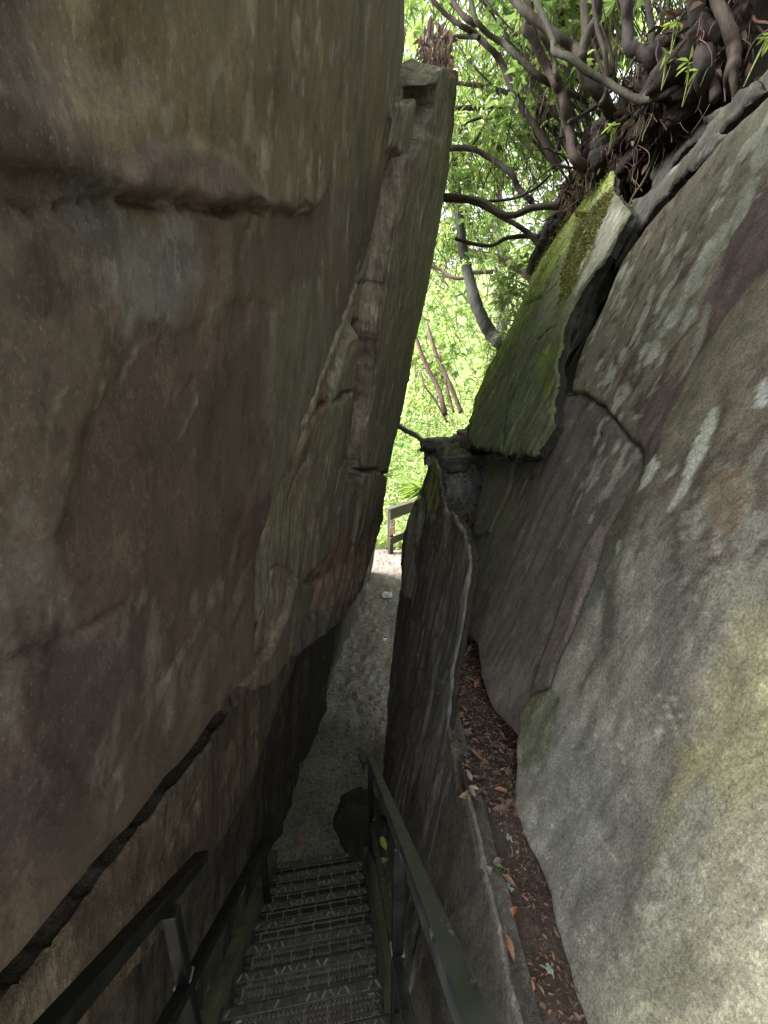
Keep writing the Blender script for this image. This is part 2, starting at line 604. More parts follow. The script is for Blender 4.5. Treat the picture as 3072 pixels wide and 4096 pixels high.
    for k in range(K + 1):
        t = (k / K) ** 1.6
        off = thick * t
        jit = 0.0 if k == 0 else 0.012 * fbm(V[bv, 1] * 11, V[bv, 2] * 11, k * 2.3, 3, seed + 5) + 0.01 * ((k * 7919) % 5 - 2) * 0.5
        rows.append(V[bv] - off * nrm[None, :] + gb * (np.asarray(jit) if k else np.zeros(nb))[..., None])
        lay = 1 + 0.35 * fbm(V[bv, 1] * 6, V[bv, 2] * 6, k * 4.7, 3, seed + 6)
        rc.append(sd[None, :] * lay[:, None] * (1.0 if k % 2 else 0.75))
    C = C * albedo
    V2 = np.concatenate([V] + rows)
    C2 = np.concatenate([C] + rc)
    a, b = bm[be[:, 0]], bm[be[:, 1]]
    fs = [q]
    for k in range(K):
        o1, o2 = n0 + k * nb, n0 + (k + 1) * nb
        fs.append(np.stack([b + o1, a + o1, a + o2, b + o2], 1))
    Fc = np.concatenate(fs)
    if sgn < 0:
        Fc = Fc[:, ::-1]
    o = make_obj(name, V2, Fc, mat, cols=np.clip(C2, 0.003, 0.9), smooth=True)
    return o


def hfield(name, xr, yr, h, fz, fc, mat, mask=None, smooth=True):
    xs = np.arange(xr[0], xr[1] + h, h)
    ys = np.arange(yr[0], yr[1] + h, h)
    X, Y = np.meshgrid(xs, ys, indexing='ij')
    Z = fz(X, Y)
    I = np.arange(X.size).reshape(X.shape)
    q = np.stack([I[:-1, :-1], I[1:, :-1], I[1:, 1:], I[:-1, 1:]], -1).reshape(-1, 4)
    V = np.stack([X.ravel(), Y.ravel(), Z.ravel()], 1)
    return make_obj(name, V, q, mat, cols=np.clip(fc(X.ravel(), Y.ravel(), Z.ravel()), 0.003, .9), smooth=smooth)


# ================================================================== THE GROUND
def path_z(y):
    return np.interp(y, [-30, 2.6, 4.0, 6.0, 8.3, 9.2, 11, 14, 18, 24, 34, 60],
                     [0, 0, 0.12, 0.42, 0.69, 0.55, 0.75, 2.1, 4.2, 7.5, 12, 22])


def ground_z(X, Y):
    hill = np.maximum(0, np.abs(X - 0.2) - 3.5) * 0.25 * sstep(8.0, 13.0, Y)
    return path_z(Y) + 0.03 * fbm(X * 0.9, Y * 0.9, 0, 4, 3) + hill + 0.25 * sstep(9, 12, Y) * fbm(X * 0.5, Y * 0.5, 0, 4, 5) - 0.05


def ground_c(X, Y, Z):
    a = np.array([0.10, 0.085, 0.06])
    g = np.array([0.10, 0.14, 0.04])
    m = sstep(8.6, 9.6, Y)[:, None]
    return a * (1 - m) + g * m + 0 * X[:, None]


tag(hfield('ground', (-45, 45), (-30, 60), 0.6, ground_z, ground_c, M_DIRT), kind='structure')


def path_surface(X, Y):
    return path_z(Y) + 0.012 + 0.022 * fbm(X * 3, Y * 3, 0, 4, 8) + 0.012 * fbm(X * 14, Y * 14, 0, 3, 9) + 0.03 * sstep(0.0, 0.5, np.abs(X - 0.06 * Y + 0.55) - 0.3)


def path_c(X, Y, Z):
    c = np.array([0.165, 0.155, 0.137])[None, :] * (1 + 0.3 * fbm(X * 2.5, Y * 2.5, 0, 5, 12))[:, None]
    m = sstep(0.15, 0.5, fbm(X * 9, Y * 9, 0, 3, 14))[:, None]
    c = c * (1 - m * .5) + np.array([0.15, 0.105, 0.08]) * m * .5
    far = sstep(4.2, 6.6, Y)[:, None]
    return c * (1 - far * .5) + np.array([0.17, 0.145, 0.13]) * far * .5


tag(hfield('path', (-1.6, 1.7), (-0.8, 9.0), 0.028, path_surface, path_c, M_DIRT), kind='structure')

# ================================================================== LEFT WALL OF THE CLEFT
L1 = Plane(-0.5, 0.139, 0.158)
brown = (0.165, 0.128, 0.100)
olive = (0.225, 0.19, 0.115)
quartz = [(1640, -120), (1625, 200), (1585, 420), (1560, 640), (1500, 930), (1440, 1120), (1370, 1330), (1290, 1540), (1200, 1750), (1120, 1930), (1060, 2080), (1010, 2240)]
near_poly = [('w', 0.12, -0.86), (0, 3900), (330, 3520), (700, 3080), (930, 2770), (1010, 2690)] + quartz[::-1] + [('w', 2.5, 3.2), ('w', 0.05, 3.2)]
left_ops = [
    ('bulge', [(-900, -900), (-900, 640), (0, 690), (230, 690), (420, 735), (560, 790), (800, 812), (1000, 840), (1230, 850), (1300, 760), (1330, 500), (1400, 200), (1500, -900)], 0.022, 0.007, 0.012),
    ('bulge', [(-900, -900), (-900, 640), (0, 700), (380, 750), (560, 600), (800, 520), (1100, 300), (1200, -900)], 0.008, 0.05, 0.04),
    ('bulge', [(-600, -300), (-600, 250), (0, 330), (330, 320), (480, 330), (560, 260), (300, 80), (200, -300)], -0.02, 0.05, 0.05),
    ('bulge', [(380, 745), (560, 590), (740, 560), (880, 620), (960, 740), (1100, 820), (900, 835), (700, 800)], 0.009, 0.008, 0.01),
    ('bulge', [(-900, 900), (440, 900), (475, 1200), (430, 1400), (350, 1640), (255, 2000), (195, 2130), (-900, 2300)], 0.007, 0.004, 0.012),
    ('bulge', [(540, 1290), (680, 1330), (800, 1300), (1000, 1190), (1080, 1240), (1070, 1800), (900, 2300), (420, 3200), (150, 3000), (290, 1700), (400, 1500)], -0.005, 0.005, 0.03),
    ('crack', [(1000, 880), (960, 960), (940, 1080)], 0.004, 0.01),
    ('crack', [(750, 1490), (700, 1580), (690, 1620)], 0.004, 0.008),
    ('crack', [(480, 745), (560, 770), (680, 800), (800, 825), (960, 835), (1100, 842), (1230, 850)], 0.008, 0.05),
    ('crack', [(100, 880), (200, 900), (300, 850), (440, 800)], 0.006, 0.02),
    ('crack', [(-100, 2690), (60, 2620), (130, 2590), (250, 2555), (400, 2490), (560, 2410)], 0.005, 0.014),
    ('stria', [(700, -500), (1700, -500), (1700, 900), (1000, 2300), (900, 1500)], 14, 0.006),
    # pigment
    ('paint', [(-900, -900), (1800, -900), (1700, 700), (1300, 760), (1200, 830), (600, 800), (300, 720), (-900, 700)], olive, 0.06, 0.10, 0.85, 1.2),
    ('paint', [(-900, -900), (150, -900), (250, 100), (420, 180), (500, 330), (300, 480), (400, 690), (-900, 700)], (0.145, 0.115, 0.115), 0.08, 0.12, 0.85, 1.0),
    ('paint', [(380, 745), (560, 590), (740, 560), (880, 620), (1000, 750), (1230, 850), (700, 830)], (0.20, 0.155, 0.145), 0.02, 0.03, 0.8, 0.7),
    ('paint', [(-900, 690), (380, 740), (420, 1000), (380, 1350), (330, 1700), (260, 2100), (-900, 2200)], (0.175, 0.145, 0.120), 0.06, 0.10, 0.8, 1.3),
    ('paint', [(400, 850), (720, 860), (760, 1100), (720, 1260), (660, 1330), (560, 1270), (520, 1400), (430, 1330)], (0.235, 0.235, 0.225), 0.05, 0.08, 0.85, 1.6),
    ('paint', [(800, 1180), (880, 1190), (860, 1330), (790, 1500), (740, 1560), (770, 1400)], (0.24, 0.225, 0.205), 0.02, 0.025, 0.8, 1.6),
    ('paint', [(540, 1290), (620, 1270), (680, 1330), (740, 1360), (800, 1300), (900, 1230), (1000, 1190), (1080, 1240), (1085, 1500), (1070, 1800), (1000, 2000), (900, 2300), (700, 2700), (420, 3200), (150, 3000), (260, 2300), (290, 1700), (400, 1500)], (0.142, 0.108, 0.090), 0.02, 0.03, 0.92, 1.3),
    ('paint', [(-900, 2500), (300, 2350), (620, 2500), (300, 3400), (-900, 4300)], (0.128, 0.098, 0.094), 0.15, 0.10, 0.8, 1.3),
    ('paint', [(950, 2050), (1090, 1960), (1100, 2200), (1030, 2330), (930, 2500)], (0.125, 0.080, 0.072), 0.03, 0.03, 0.85, 1.4),
    ('paint', [(1090, 1240), (1230, 1050), (1360, 1300), (1200, 1700), (1090, 2000), (1080, 1700)], (0.20, 0.185, 0.145), 0.04, 0.05, 0.85, 1.4),
    ('paint', [(900, 2400), (950, 2300), (1000, 2230), (960, 2420), (800, 2800), (700, 3000), (760, 2700)], (0.205, 0.180, 0.140), 0.02, 0.03, 0.8, 1.6),
    ('spots', [(600, -700), (1700, -700), (1650, 500), (1280, 800), (900, 760), (640, 500)], (0.36, 0.33, 0.26), 15, 1.5, 0.50, 0.12, 0.75),
    ('spots', [(600, -700), (1700, -700), (1600, 500), (1350, 1500), (1100, 1000), (1100, 700)], (0.42, 0.40, 0.33), 12, 1.7, 0.62, 0.15, 0.8),
    ('vein', [(480, 1180), (430, 1380), (390, 1500), (345, 1640)], 0.0035, (0.34, 0.31, 0.25), 0.8),
    ('vein', [(300, 1800), (280, 1960), (260, 2080)], 0.0035, (0.34, 0.31, 0.25), 0.8),
    ('vein', [(240, 1850), (205, 2050), (200, 2110)], 0.0035, (0.34, 0.31, 0.25), 0.8),
    ('vein', [(550, 1370), (520, 1450), (490, 1510), (465, 1560)], 0.0035, (0.34, 0.31, 0.25), 0.8),
    ('vein', [(850, 1450), (740, 1700), (700, 1760)], 0.0035, (0.34, 0.31, 0.25), 0.8),
    ('vein', [(690, 1950), (620, 2060), (590, 2130)], 0.0035, (0.34, 0.31, 0.25), 0.8),
    ('vein', [(330, 2240), (300, 2330), (275, 2400)], 0.0035, (0.34, 0.31, 0.25), 0.8),
    ('vein', [(560, 2200), (530, 2290)], 0.0035, (0.34, 0.31, 0.25), 0.8),
    ('vein', [(200, 1560), (180, 1700), (160, 1800)], 0.0035, (0.34, 0.31, 0.25), 0.8),
    ('vein', [(860, 180), (800, 300), (760, 520)], 0.0035, (0.34, 0.31, 0.25), 0.8),
    ('vein', [(1110, 1900), (1060, 2060), (1000, 2140)], 0.0035, (0.34, 0.31, 0.25), 0.8),
    ('spots', None, (0.10, 0.085, 0.07), 5, 1.5, 0.62, 0.1, 0.6),
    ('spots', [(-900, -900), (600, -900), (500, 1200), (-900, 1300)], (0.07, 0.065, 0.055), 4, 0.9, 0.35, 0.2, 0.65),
    ('spots', [(-900, 100), (400, 200), (300, 300), (-900, 250)], (0.33, 0.29, 0.26), 6, 0.6, 0.2, 0.1, 0.7),
    ('spots', [(-900, 1700), (300, 1700), (200, 2300), (700, 2400), (600, 2900), (300, 3500), (-900, 3900)], (0.27, 0.24, 0.215), 9, 1.8, 0.42, 0.15, 0.6),
    ('spots', [(400, 2800), (900, 2300), (950, 2500), (400, 3300)], (0.27, 0.25, 0.215), 10, 2.0, 0.30, 0.15, 0.6),
]
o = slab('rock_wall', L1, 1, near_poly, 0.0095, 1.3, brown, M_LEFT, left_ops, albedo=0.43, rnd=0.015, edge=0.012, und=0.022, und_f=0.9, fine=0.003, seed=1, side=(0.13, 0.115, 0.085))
tag(o, 'huge smooth brown overhanging rock face filling the left side', 'rock wall')

# strip of pale broken quartz where the next bed begins, and the beds beyond, each stepping further into the cleft
L2 = Plane(-0.475, 0.139, 0.158)
bed2 = quartz[2:] + [(960, 2420), (1010, 2560), (1120, 2480), (1250, 2340), (1400, 2140), (1470, 2010), (1460, 1900), (1440, 1700), (1480, 1560), (1500, 1350), (1520, 1180), (1560, 960), (1600, 760), (1640, 540), (1660, 400)]
q_poly = [(p[0] - 25, p[1]) for p in quartz[2:]] + [(p[0] + 45, p[1] + 10) for p in quartz[2:]][::-1]
o = slab('rock_bed', L2, 1, bed2, 0.012, 0.6, (0.118, 0.106, 0.078), M_SHALE, [
    ('ramp', lambda a_, b_: -0.04 * sstep(0.05, -0.35, b_)),
    ('stria', None, 20, 0.007),
    ('bulge', [(1560, 640), (1500, 930), (1440, 1150), (1400, 1330), (1470, 1330), (1520, 1100), (1580, 800), (1620, 640)], -0.05, 0.03, 0.03),
    ('terrace', [(1540, 560), (1470, 1000), (1380, 1330), (1290, 1560), (1330, 1620), (1400, 1400), (1500, 1300), (1640, 600)], 5, 0.016),
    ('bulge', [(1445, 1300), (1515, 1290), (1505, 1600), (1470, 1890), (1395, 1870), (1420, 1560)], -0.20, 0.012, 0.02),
    ('paint', [(1445, 1300), (1515, 1290), (1505, 1600), (1470, 1890), (1395, 1870), (1420, 1560)], (0.075, 0.068, 0.055), 0.02, 0.03, 0.8, 0.6),  # shade of the recess deepened by painting its rock darker
    ('crack', [(1560, 690), (1600, 680), (1650, 690)], 0.012, 0.05),
    ('crack', [(1520, 980), (1560, 1010), (1600, 980)], 0.014, 0.05),
    ('crack', [(1585, 640), (1550, 860), (1530, 1000)], 0.014, 0.06),
    ('crack', [(1250, 1690), (1330, 1610), (1420, 1560)], 0.012, 0.05),
    ('crack', [(1310, 1700), (1260, 1850), (1200, 2000)], 0.014, 0.03),
    ('crack', [(1420, 1730), (1390, 1850), (1360, 1980)], 0.010, 0.03),
    ('paint', q_poly, (0.165, 0.148, 0.112), 0.03, 0.14, 0.6, 1.0),
    ('spots', q_poly, (0.08, 0.065, 0.05), 12, 1.0, 0.15, 0.06, 0.8),
    ('spots', None, (0.10, 0.07, 0.055), 7, 2.0, 0.45, 0.1, 0.6),
    ('spots', [(1250, 1650), (1330, 1560), (1260, 1780), (1180, 1900)], (0.09, 0.055, 0.045), 9, 1.2, 0.0, 0.06, 0.8),
], rnd=0.012, edge=0.014, und=0.02, und_f=2, fine=0.008, seed=2, side=(0.10, 0.088, 0.067))
tag(o, 'layered rock bed with crumbly pale quartz rim beyond the smooth left face', 'rock bed')

L3 = Plane(-0.405, 0.139, 0.158)
bed3 = [(1832, 285), (1822, 400), (1806, 560), (1785, 760), (1745, 960), (1712, 1130), (1682, 1290), (1648, 1460), (1612, 1620), (1575, 1760), (1548, 1885), (1538, 1990), (1530, 2078), (1497, 2180), (1450, 2310), (1405, 2340), (1428, 2150), (1448, 2000), (1455, 1850), (1470, 1720), (1500, 1600), (1515, 1430), (1520, 1330), (1545, 1180), (1575, 1000), (1610, 840), (1640, 640), (1690, 560), (1740, 330), (1790, 270)]
o = slab('rock_bed', L3, 1, bed3, 0.014, 0.32, (0.120, 0.108, 0.080), M_SHALE, [
    ('ramp', lambda a_, b_: -0.05 * sstep(-0.75, -1.2, b_)),
    ('crack', [(1440, 1885), (1490, 1880), (1560, 1905)], 0.016, 0.07),
    ('crack', [(1470, 1980), (1450, 2120), (1420, 2260)], 0.014, 0.03),
    ('crack', [(1500, 1930), (1490, 2060), (1470, 2180)], 0.012, 0.03),
    ('bulge', [(1690, 330), (1760, 350), (1750, 430), (1710, 520), (1690, 560)], -0.16, 0.01, 0.015),
    ('stria', None, 26, 0.010),
    ('bulge', [(1690, 230), (1835, 250), (1810, 480), (1770, 560), (1700, 540)], -0.02, 0.02, 0.02),
    ('crack', [(1700, 620), (1660, 900), (1640, 1100)], 0.014, 0.05),
    ('crack', [(1650, 1150), (1630, 1350), (1600, 1500)], 0.012, 0.05),
    ('crack', [(1740, 560), (1715, 800)], 0.008, 0.03),
    ('spots', None, (0.09, 0.065, 0.05), 7, 2.2, 0.40, 0.1, 0.7),
    ('spots', None, (0.20, 0.185, 0.145), 9, 2.4, 0.60, 0.1, 0.6),
], rnd=0.012, edge=0.012, und=0.02, und_f=2, fine=0.01, seed=3, side=(0.15, 0.13, 0.10), jag=0.02)
tag(o, 'tall splintered grey brown bed whose edge meets the bright foliage', 'rock bed')

L4 = Plane(-0.43, 0.139, 0.158)
bed4 = [(1532, 1890), (1540, 1990), (1530, 2080), (1500, 2180), (1478, 2260), (1440, 2360), (1390, 2440), (1310, 2590), (1210, 2760), (1120, 2900), (1085, 2890), (1130, 2740), (1195, 2560), (1240, 2440), (1250, 2380), (1310, 2260), (1360, 2150), (1400, 2040), (1420, 1930), (1470, 1890)]
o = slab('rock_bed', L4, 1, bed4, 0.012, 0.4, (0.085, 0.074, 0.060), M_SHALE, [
    ('ramp', lambda a_, b_: -0.23 * sstep(2.7, 1.45, a_)),
    ('stria', None, 22, 0.008),
    ('terrace', [(1480, 2050), (1540, 2050), (1440, 2360), (1150, 2900), (1080, 2890), (1280, 2330)], 9, 0.010),
    ('paint', [(1480, 2060), (1520, 2060), (1480, 2230), (1400, 2400), (1300, 2470), (1330, 2350)], (0.16, 0.115, 0.082), 0.02, 0.04, 0.8, 0.7),
    ('paint', [(1380, 2150), (1480, 1990), (1440, 2200), (1330, 2330)], (0.11, 0.055, 0.045), 0.02, 0.03, 0.7, 1.4),
], rnd=0.014, edge=0.016, und=0.015, fine=0.01, seed=4, side=(0.07, 0.056, 0.043))
tag(o, 'low reddish brown bed with ragged ledges beside the far path', 'rock bed')

# blocks that cap the undercut
L5 = Plane(-0.472, 0.139, 0.158)
bed5 = [(1130, 2275), (1180, 2280), (1215, 2330), (1265, 2340), (1245, 2420), (1195, 2540), (1130, 2680), (1085, 2745), (1040, 2755), (970, 2745), (985, 2690), (1060, 2540), (1100, 2400)]
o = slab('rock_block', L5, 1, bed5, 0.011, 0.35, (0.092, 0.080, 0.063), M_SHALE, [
    ('bulge', [(1130, 2270), (1195, 2300), (1160, 2460), (1080, 2640), (960, 2760), (980, 2640), (1080, 2440)], -0.028, 0.008, 0.006),
    ('paint', [(1130, 2270), (1195, 2300), (1160, 2460), (1080, 2640), (960, 2760), (980, 2640), (1080, 2440)], (0.125, 0.106, 0.082), 0.01, 0.02, 0.8, 0.6),
    ('crack', [(990, 2660), (1040, 2640), (1080, 2625)], 0.006, 0.02),
    ('terrace', [(1130, 2270), (1195, 2300), (1160, 2460), (1080, 2640), (960, 2760), (980, 2640), (1080, 2440)], 14, 0.004),
], rnd=0.01, edge=0.010, und=0.01, fine=0.006, seed=5, side=(0.10, 0.084, 0.064))
tag(o, 'square edged brown rock block jutting at the foot of the left face', 'rock block')

L6 = Plane(-0.665, 0.139, 0.158)
strip = [('w', 0.1, -1.12), ('w', 0.1, -1.7), (260, 4300), (560, 3860), (800, 3520), (960, 3250), (1060, 2980), (1130, 2780), (1215, 2560), (1330, 2400), (1440, 2250), (1500, 2080), (1440, 1990), (1200, 2400), (1130, 2590), (1050, 2700), (930, 2855), (840, 2985), (640, 3235), (330, 3650), (0, 4030)]
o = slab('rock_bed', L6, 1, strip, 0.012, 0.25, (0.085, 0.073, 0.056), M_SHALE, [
    ('stria', None, 12, 0.006),
    ('crack', [(830, 3080), (760, 3230), (690, 3400)], 0.012, 0.03),
    ('spots', None, (0.20, 0.165, 0.12), 5, 1.5, 0.35, 0.1, 0.6),
], rnd=0.012, edge=0.014, edge_f=14, und=0.02, und_f=1.5, fine=0.006, seed=6, side=(0.055, 0.047, 0.036), K=4)
tag(o, 'narrow tan rock strip recessed under the lower rim of the overhang', 'rock bed')

L0 = Plane(-0.86, 0.139, 0.133)
low = [('w', 0.05, 2.6), ('w', -0.1, -4.2), ('w', 7.6, -4.2), ('w', 7.4, -2.9), ('w', 6.9, -1.2), ('w', 6.3, 0.2), ('w', 5.9, 2.0), ('w', 5.3, 3.1)]
o = slab('rock_wall', L0, 1, low, 0.03, 1.2, (0.060, 0.055, 0.043), M_SHALE, [
    ('stria', None, 9, 0.02),
    ('crack', [(1250, 2900), (1140, 3150), (1050, 3480)], 0.02, 0.02),
    ('spots', None, (0.17, 0.15, 0.11), 6, 2.2, 0.55, 0.1, 0.6),
    ('terrace', [('w', 2.0, -3.9), ('w', 7, -3.4), ('w', 7, -2.6), ('w', 3.2, -3.2)], 5, 0.02),
], rnd=0.03, edge=0.03, und=0.05, und_f=1.3, fine=0.01, seed=7)
tag(o, 'dark lower rock wall beside the stairs and path, under the overhang', 'rock wall')

# ================================================================== RIGHT SIDE OF THE CLEFT
def lichen_patch(cx, cy, w, h, tilt=26):
    r_ = random.Random(int(cx * 7 + cy))
    t = math.radians(tilt)
    out = []
    for k in range(11):
        a = 2 * math.pi * k / 11
        q = r_.uniform(.65, 1.25)
        x, y_ = w * math.cos(a) * q, h * math.sin(a) * q
        out.append((cx + x * math.cos(t) - y_ * math.sin(t), cy + x * math.sin(t) + y_ * math.cos(t)))
    return out


R1 = Plane(1.125, 0.0, 0.35)
seam = [(2060, 2960), (2065, 2853), (2085, 2815), (2113, 2777), (2189, 2745), (2217, 2663), (2274, 2531), (2369, 2313), (2407, 2190), (2416, 2142), (2500, 2000), (2580, 1860), (2560, 1800), (2500, 1740), (2400, 1620), (2330, 1565), (2260, 1575)]
r1poly = [('w', -0.75, -1.75), ('w', 0.5, -1.72), (2205, 4120), (2160, 3850), (2118, 3560), (2062, 3390), (2045, 3280), (2050, 3100)] + seam + [(2285, 1572), (2300, 1480), (2325, 1381), (2342, 1330), (2364, 1290), (2397, 1218), (2444, 1103), (2475, 1040), (2540, 950), (2640, 830), (2760, 690), (2900, 540), (3072, 360), (3400, -60), ('w', -0.75, 3.4)]
green_l = (0.34, 0.335, 0.235)
r_ops = [
    ('bulge', [(2430, 2300), (2640, 1750), (2820, 1400), (3300, 700), (3600, 900), (3300, 2500), (2500, 2900)], 0.02, 0.08, 0.03),
    ('crack', [(2780, 1330), (2700, 1560), (2600, 1750), (2580, 1860)], 0.006, 0.008),
    ('crack', [(2200, 3560), (2150, 3480), (2110, 3380)], 0.004, 0.004),
    ('bulge', [(2050, 3380), (2085, 3340), (2190, 3560), (2250, 3900), (2280, 4120), (2200, 4120), (2150, 3600)], -0.02, 0.012, 0.006),
    ('stria', None, 10, 0.003),
    # pigment: upper olive brown, lower pale green grey
    ('paint', [(2000, 4200), (2050, 2900), (2350, 2350), (2700, 2050), (3100, 1750), (3900, 1600), (3900, 6000), (1800, 6000)], (0.325, 0.312, 0.262), 0.3, 0.12, 0.95, 1.1),
    ('paint', [(2300, 4700), (2450, 3900), (2700, 3500), (2800, 3000), (2950, 2700), (3000, 2450), (4200, 2200), (4200, 6000)], (0.405, 0.39, 0.275), 0.35, 0.14, 0.9, 1.2),
    ('paint', [(2620, 3300), (2760, 3000), (2800, 3020), (2700, 3260), (2600, 3420)], (0.44, 0.43, 0.20), 0.08, 0.05, 0.6, 1.6),
    ('paint', [(2700, 3000), (2850, 2700), (3000, 2450), (3200, 2500), (3100, 3100), (2900, 3300)], (0.42, 0.41, 0.21), 0.2, 0.1, 0.6, 1.2),
    ('paint', [(2150, 2950), (2400, 2900), (2480, 3300), (2400, 3700), (2250, 3700), (2120, 3300)], (0.25, 0.25, 0.225), 0.25, 0.08, 0.7, 1.2),
    ('paint', [(2060, 2960), (2065, 2853), (2113, 2777), (2200, 2745), (2240, 2800), (2180, 3000), (2080, 3080)], (0.14, 0.155, 0.09), 0.025, 0.03, 0.8, 1.0),
    ('paint', [(2400, 2180), (2520, 2200), (2480, 2560), (2400, 2640), (2380, 2400)], (0.145, 0.15, 0.125), 0.05, 0.05, 0.7, 1.2),
    ('paint', [(2660, 2300), (2800, 2200), (2900, 2500), (2700, 3000), (2650, 3400), (2500, 3500), (2640, 2900)], (0.20, 0.18, 0.16), 0.10, 0.10, 0.6, 1.3),
    ('paint', [(2060, 3360), (2100, 3380), (2170, 3560), (2220, 3850), (2270, 4150), (2220, 4150), (2150, 3560)], (0.42, 0.36, 0.31), 0.012, 0.012, 0.85, 1.0),
    ('spots', [(2300, 1500), (2380, 1150), (2620, 830), (3200, 250), (3500, 300), (2950, 1100), (2700, 1500), (2560, 1850)], (0.075, 0.050, 0.045), 16, 1.5, 0.15, 0.15, 0.8),
    ('spots', [(2600, 1300), (2800, 900), (3000, 550), (3500, 100), (3500, 500), (2900, 1000), (2700, 1450), (2600, 1650)], (0.33, 0.34, 0.29), 11, 1.35, 0.18, 0.12, 0.92),
    ('spots', [(2300, 1500), (2400, 1150), (2700, 800), (3072, 420), (2950, 900), (2600, 1700)], (0.34, 0.35, 0.30), 12, 1.45, 0.45, 0.15, 0.9),
    ('vein', [(2650, 2790), (2690, 2900), (2720, 2990)], 0.003, (0.62, 0.58, 0.46), 0.9),
    ('vein', [(2700, 2780), (2770, 2960)], 0.003, (0.62, 0.58, 0.46), 0.9),
    ('vein', [(2840, 2900), (2900, 2850), (2930, 2960)], 0.003, (0.62, 0.58, 0.46), 0.9),
    ('vein', [(2330, 3230), (2420, 3400), (2490, 3540)], 0.003, (0.62, 0.58, 0.46), 0.9),
    ('vein', [(2400, 3370), (2470, 3480)], 0.003, (0.62, 0.58, 0.46), 0.9),
    ('vein', [(2580, 2960), (2640, 2930), (2670, 2980)], 0.003, (0.62, 0.58, 0.46), 0.9),
    ('vein', [(2460, 2950), (2480, 3040), (2550, 2960)], 0.003, (0.62, 0.58, 0.46), 0.9),
    ('vein', [(2900, 2440), (2960, 2520), (3000, 2650)], 0.003, (0.62, 0.58, 0.46), 0.9),
    ('vein', [(2530, 3700), (2620, 3860)], 0.003, (0.62, 0.58, 0.46), 0.9),
    ('vein', [(2710, 3680), (2760, 3770)], 0.003, (0.62, 0.58, 0.46), 0.9),
    ('vein', [(2880, 2150), (2910, 2230), (2930, 2310)], 0.003, (0.62, 0.58, 0.46), 0.9),
    ('vein', [(2330, 2980), (2400, 2930)], 0.003, (0.62, 0.58, 0.46), 0.9),
    # purple band of worn crust
    ('paint', [(2560, 1900), (2540, 1760), (2600, 1590), (2720, 1420), (2800, 1200), (2880, 980), (3000, 800), (3400, 500), (3500, 900), (3100, 1080), (2900, 1260), (2760, 1500), (2700, 1650), (2660, 1820), (2600, 1960)], (0.125, 0.088, 0.088), 0.02, 0.04, 0.95, 1.2),
    ('spots', [(2430, 2100), (2700, 1900), (3300, 1200), (3500, 2000), (2900, 2300)], (0.12, 0.095, 0.075), 22, 1.2, 0.10, 0.15, 0.75),
    ('paint', [(2860, 1960), (2990, 1850), (3040, 2000), (2950, 2150), (2860, 2120)], (0.30, 0.22, 0.14), 0.04, 0.05, 0.55, 1.2),
    ('spots', [(2100, 4200), (2060, 2900), (2400, 2300), (3300, 1900), (3600, 5000)], (0.46, 0.44, 0.36), 34, 1.3, 0.55, 0.1, 0.4),
    ('spots', [(2100, 4200), (2060, 2900), (2400, 2300), (3300, 1900), (3600, 5000)], (0.17, 0.17, 0.14), 30, 1.3, 0.55, 0.1, 0.4),
    ('paint', [(2680, 1560), (2740, 1420), (2800, 1210), (2840, 1200), (2800, 1360), (2740, 1500)], (0.34, 0.34, 0.28), 0.012, 0.02, 0.85, 1.2),
    ('paint', [(2570, 1985), (2610, 1870), (2650, 1830), (2670, 1880), (2610, 1960)], (0.52, 0.54, 0.46), 0.008, 0.012, 0.97, 1.2),
    ('paint', [(2690, 2060), (2780, 1880), (2850, 1660), (2900, 1620), (2890, 1720), (2830, 1860), (2770, 1980), (2720, 2060)], (0.56, 0.58, 0.49), 0.006, 0.014, 0.97, 1.2),
    ('paint', [(2690, 1930), (2740, 1870), (2740, 1900)], (0.46, 0.48, 0.42), 0.006, 0.012, 0.95, 1.2),
    ('paint', [(3060, 1560), (3090, 1500), (3100, 1640), (3050, 1650)], (0.5, 0.52, 0.5), 0.006, 0.012, 0.95, 1.2),
    ('paint', [(2480, 2200), (2500, 2160), (2515, 2180), (2500, 2230)], (0.45, 0.47, 0.36), 0.005, 0.006, 0.95, 1.2),
] + [('paint', lichen_patch(*q_), (0.37, 0.375, 0.32), 0.006, 0.032, 0.88, 1.5) for q_ in [(2390, 1455, 12, 42), (2432, 1500, 16, 52), (2475, 1420, 9, 40), (2500, 1560, 12, 34), (2460, 1620, 9, 40), (2560, 1250, 14, 60), (2590, 1180, 10, 50), (2600, 1400, 16, 60), (2530, 1340, 9, 36), (2650, 1300, 12, 50), (2700, 1230, 18, 70), (2780, 1090, 22, 80), (2860, 960, 24, 80), (2960, 800, 26, 90), (3020, 640, 24, 70), (2480, 1080, 8, 40), (2420, 1180, 9, 46), (2380, 1300, 8, 36), (2900, 700, 16, 50), (2840, 840, 12, 44), (2720, 960, 10, 46), (2650, 1060, 10, 44), (2500, 1900, 10, 34), (2820, 1980, 9, 26), (3010, 1780, 12, 40)]]
o = slab('rock_wall', R1, -1, r1poly, 0.0125, 0.5, (0.185, 0.165, 0.125), M_RIGHT, r_ops, albedo=1.0, rnd=0.022, edge=0.010, und=0.028, und_f=1.4, fine=0.005, seed=11, side=(0.14, 0.12, 0.10))
tag(o, 'large leaning lichen spotted rock face on the right, pale green grey below', 'rock wall')

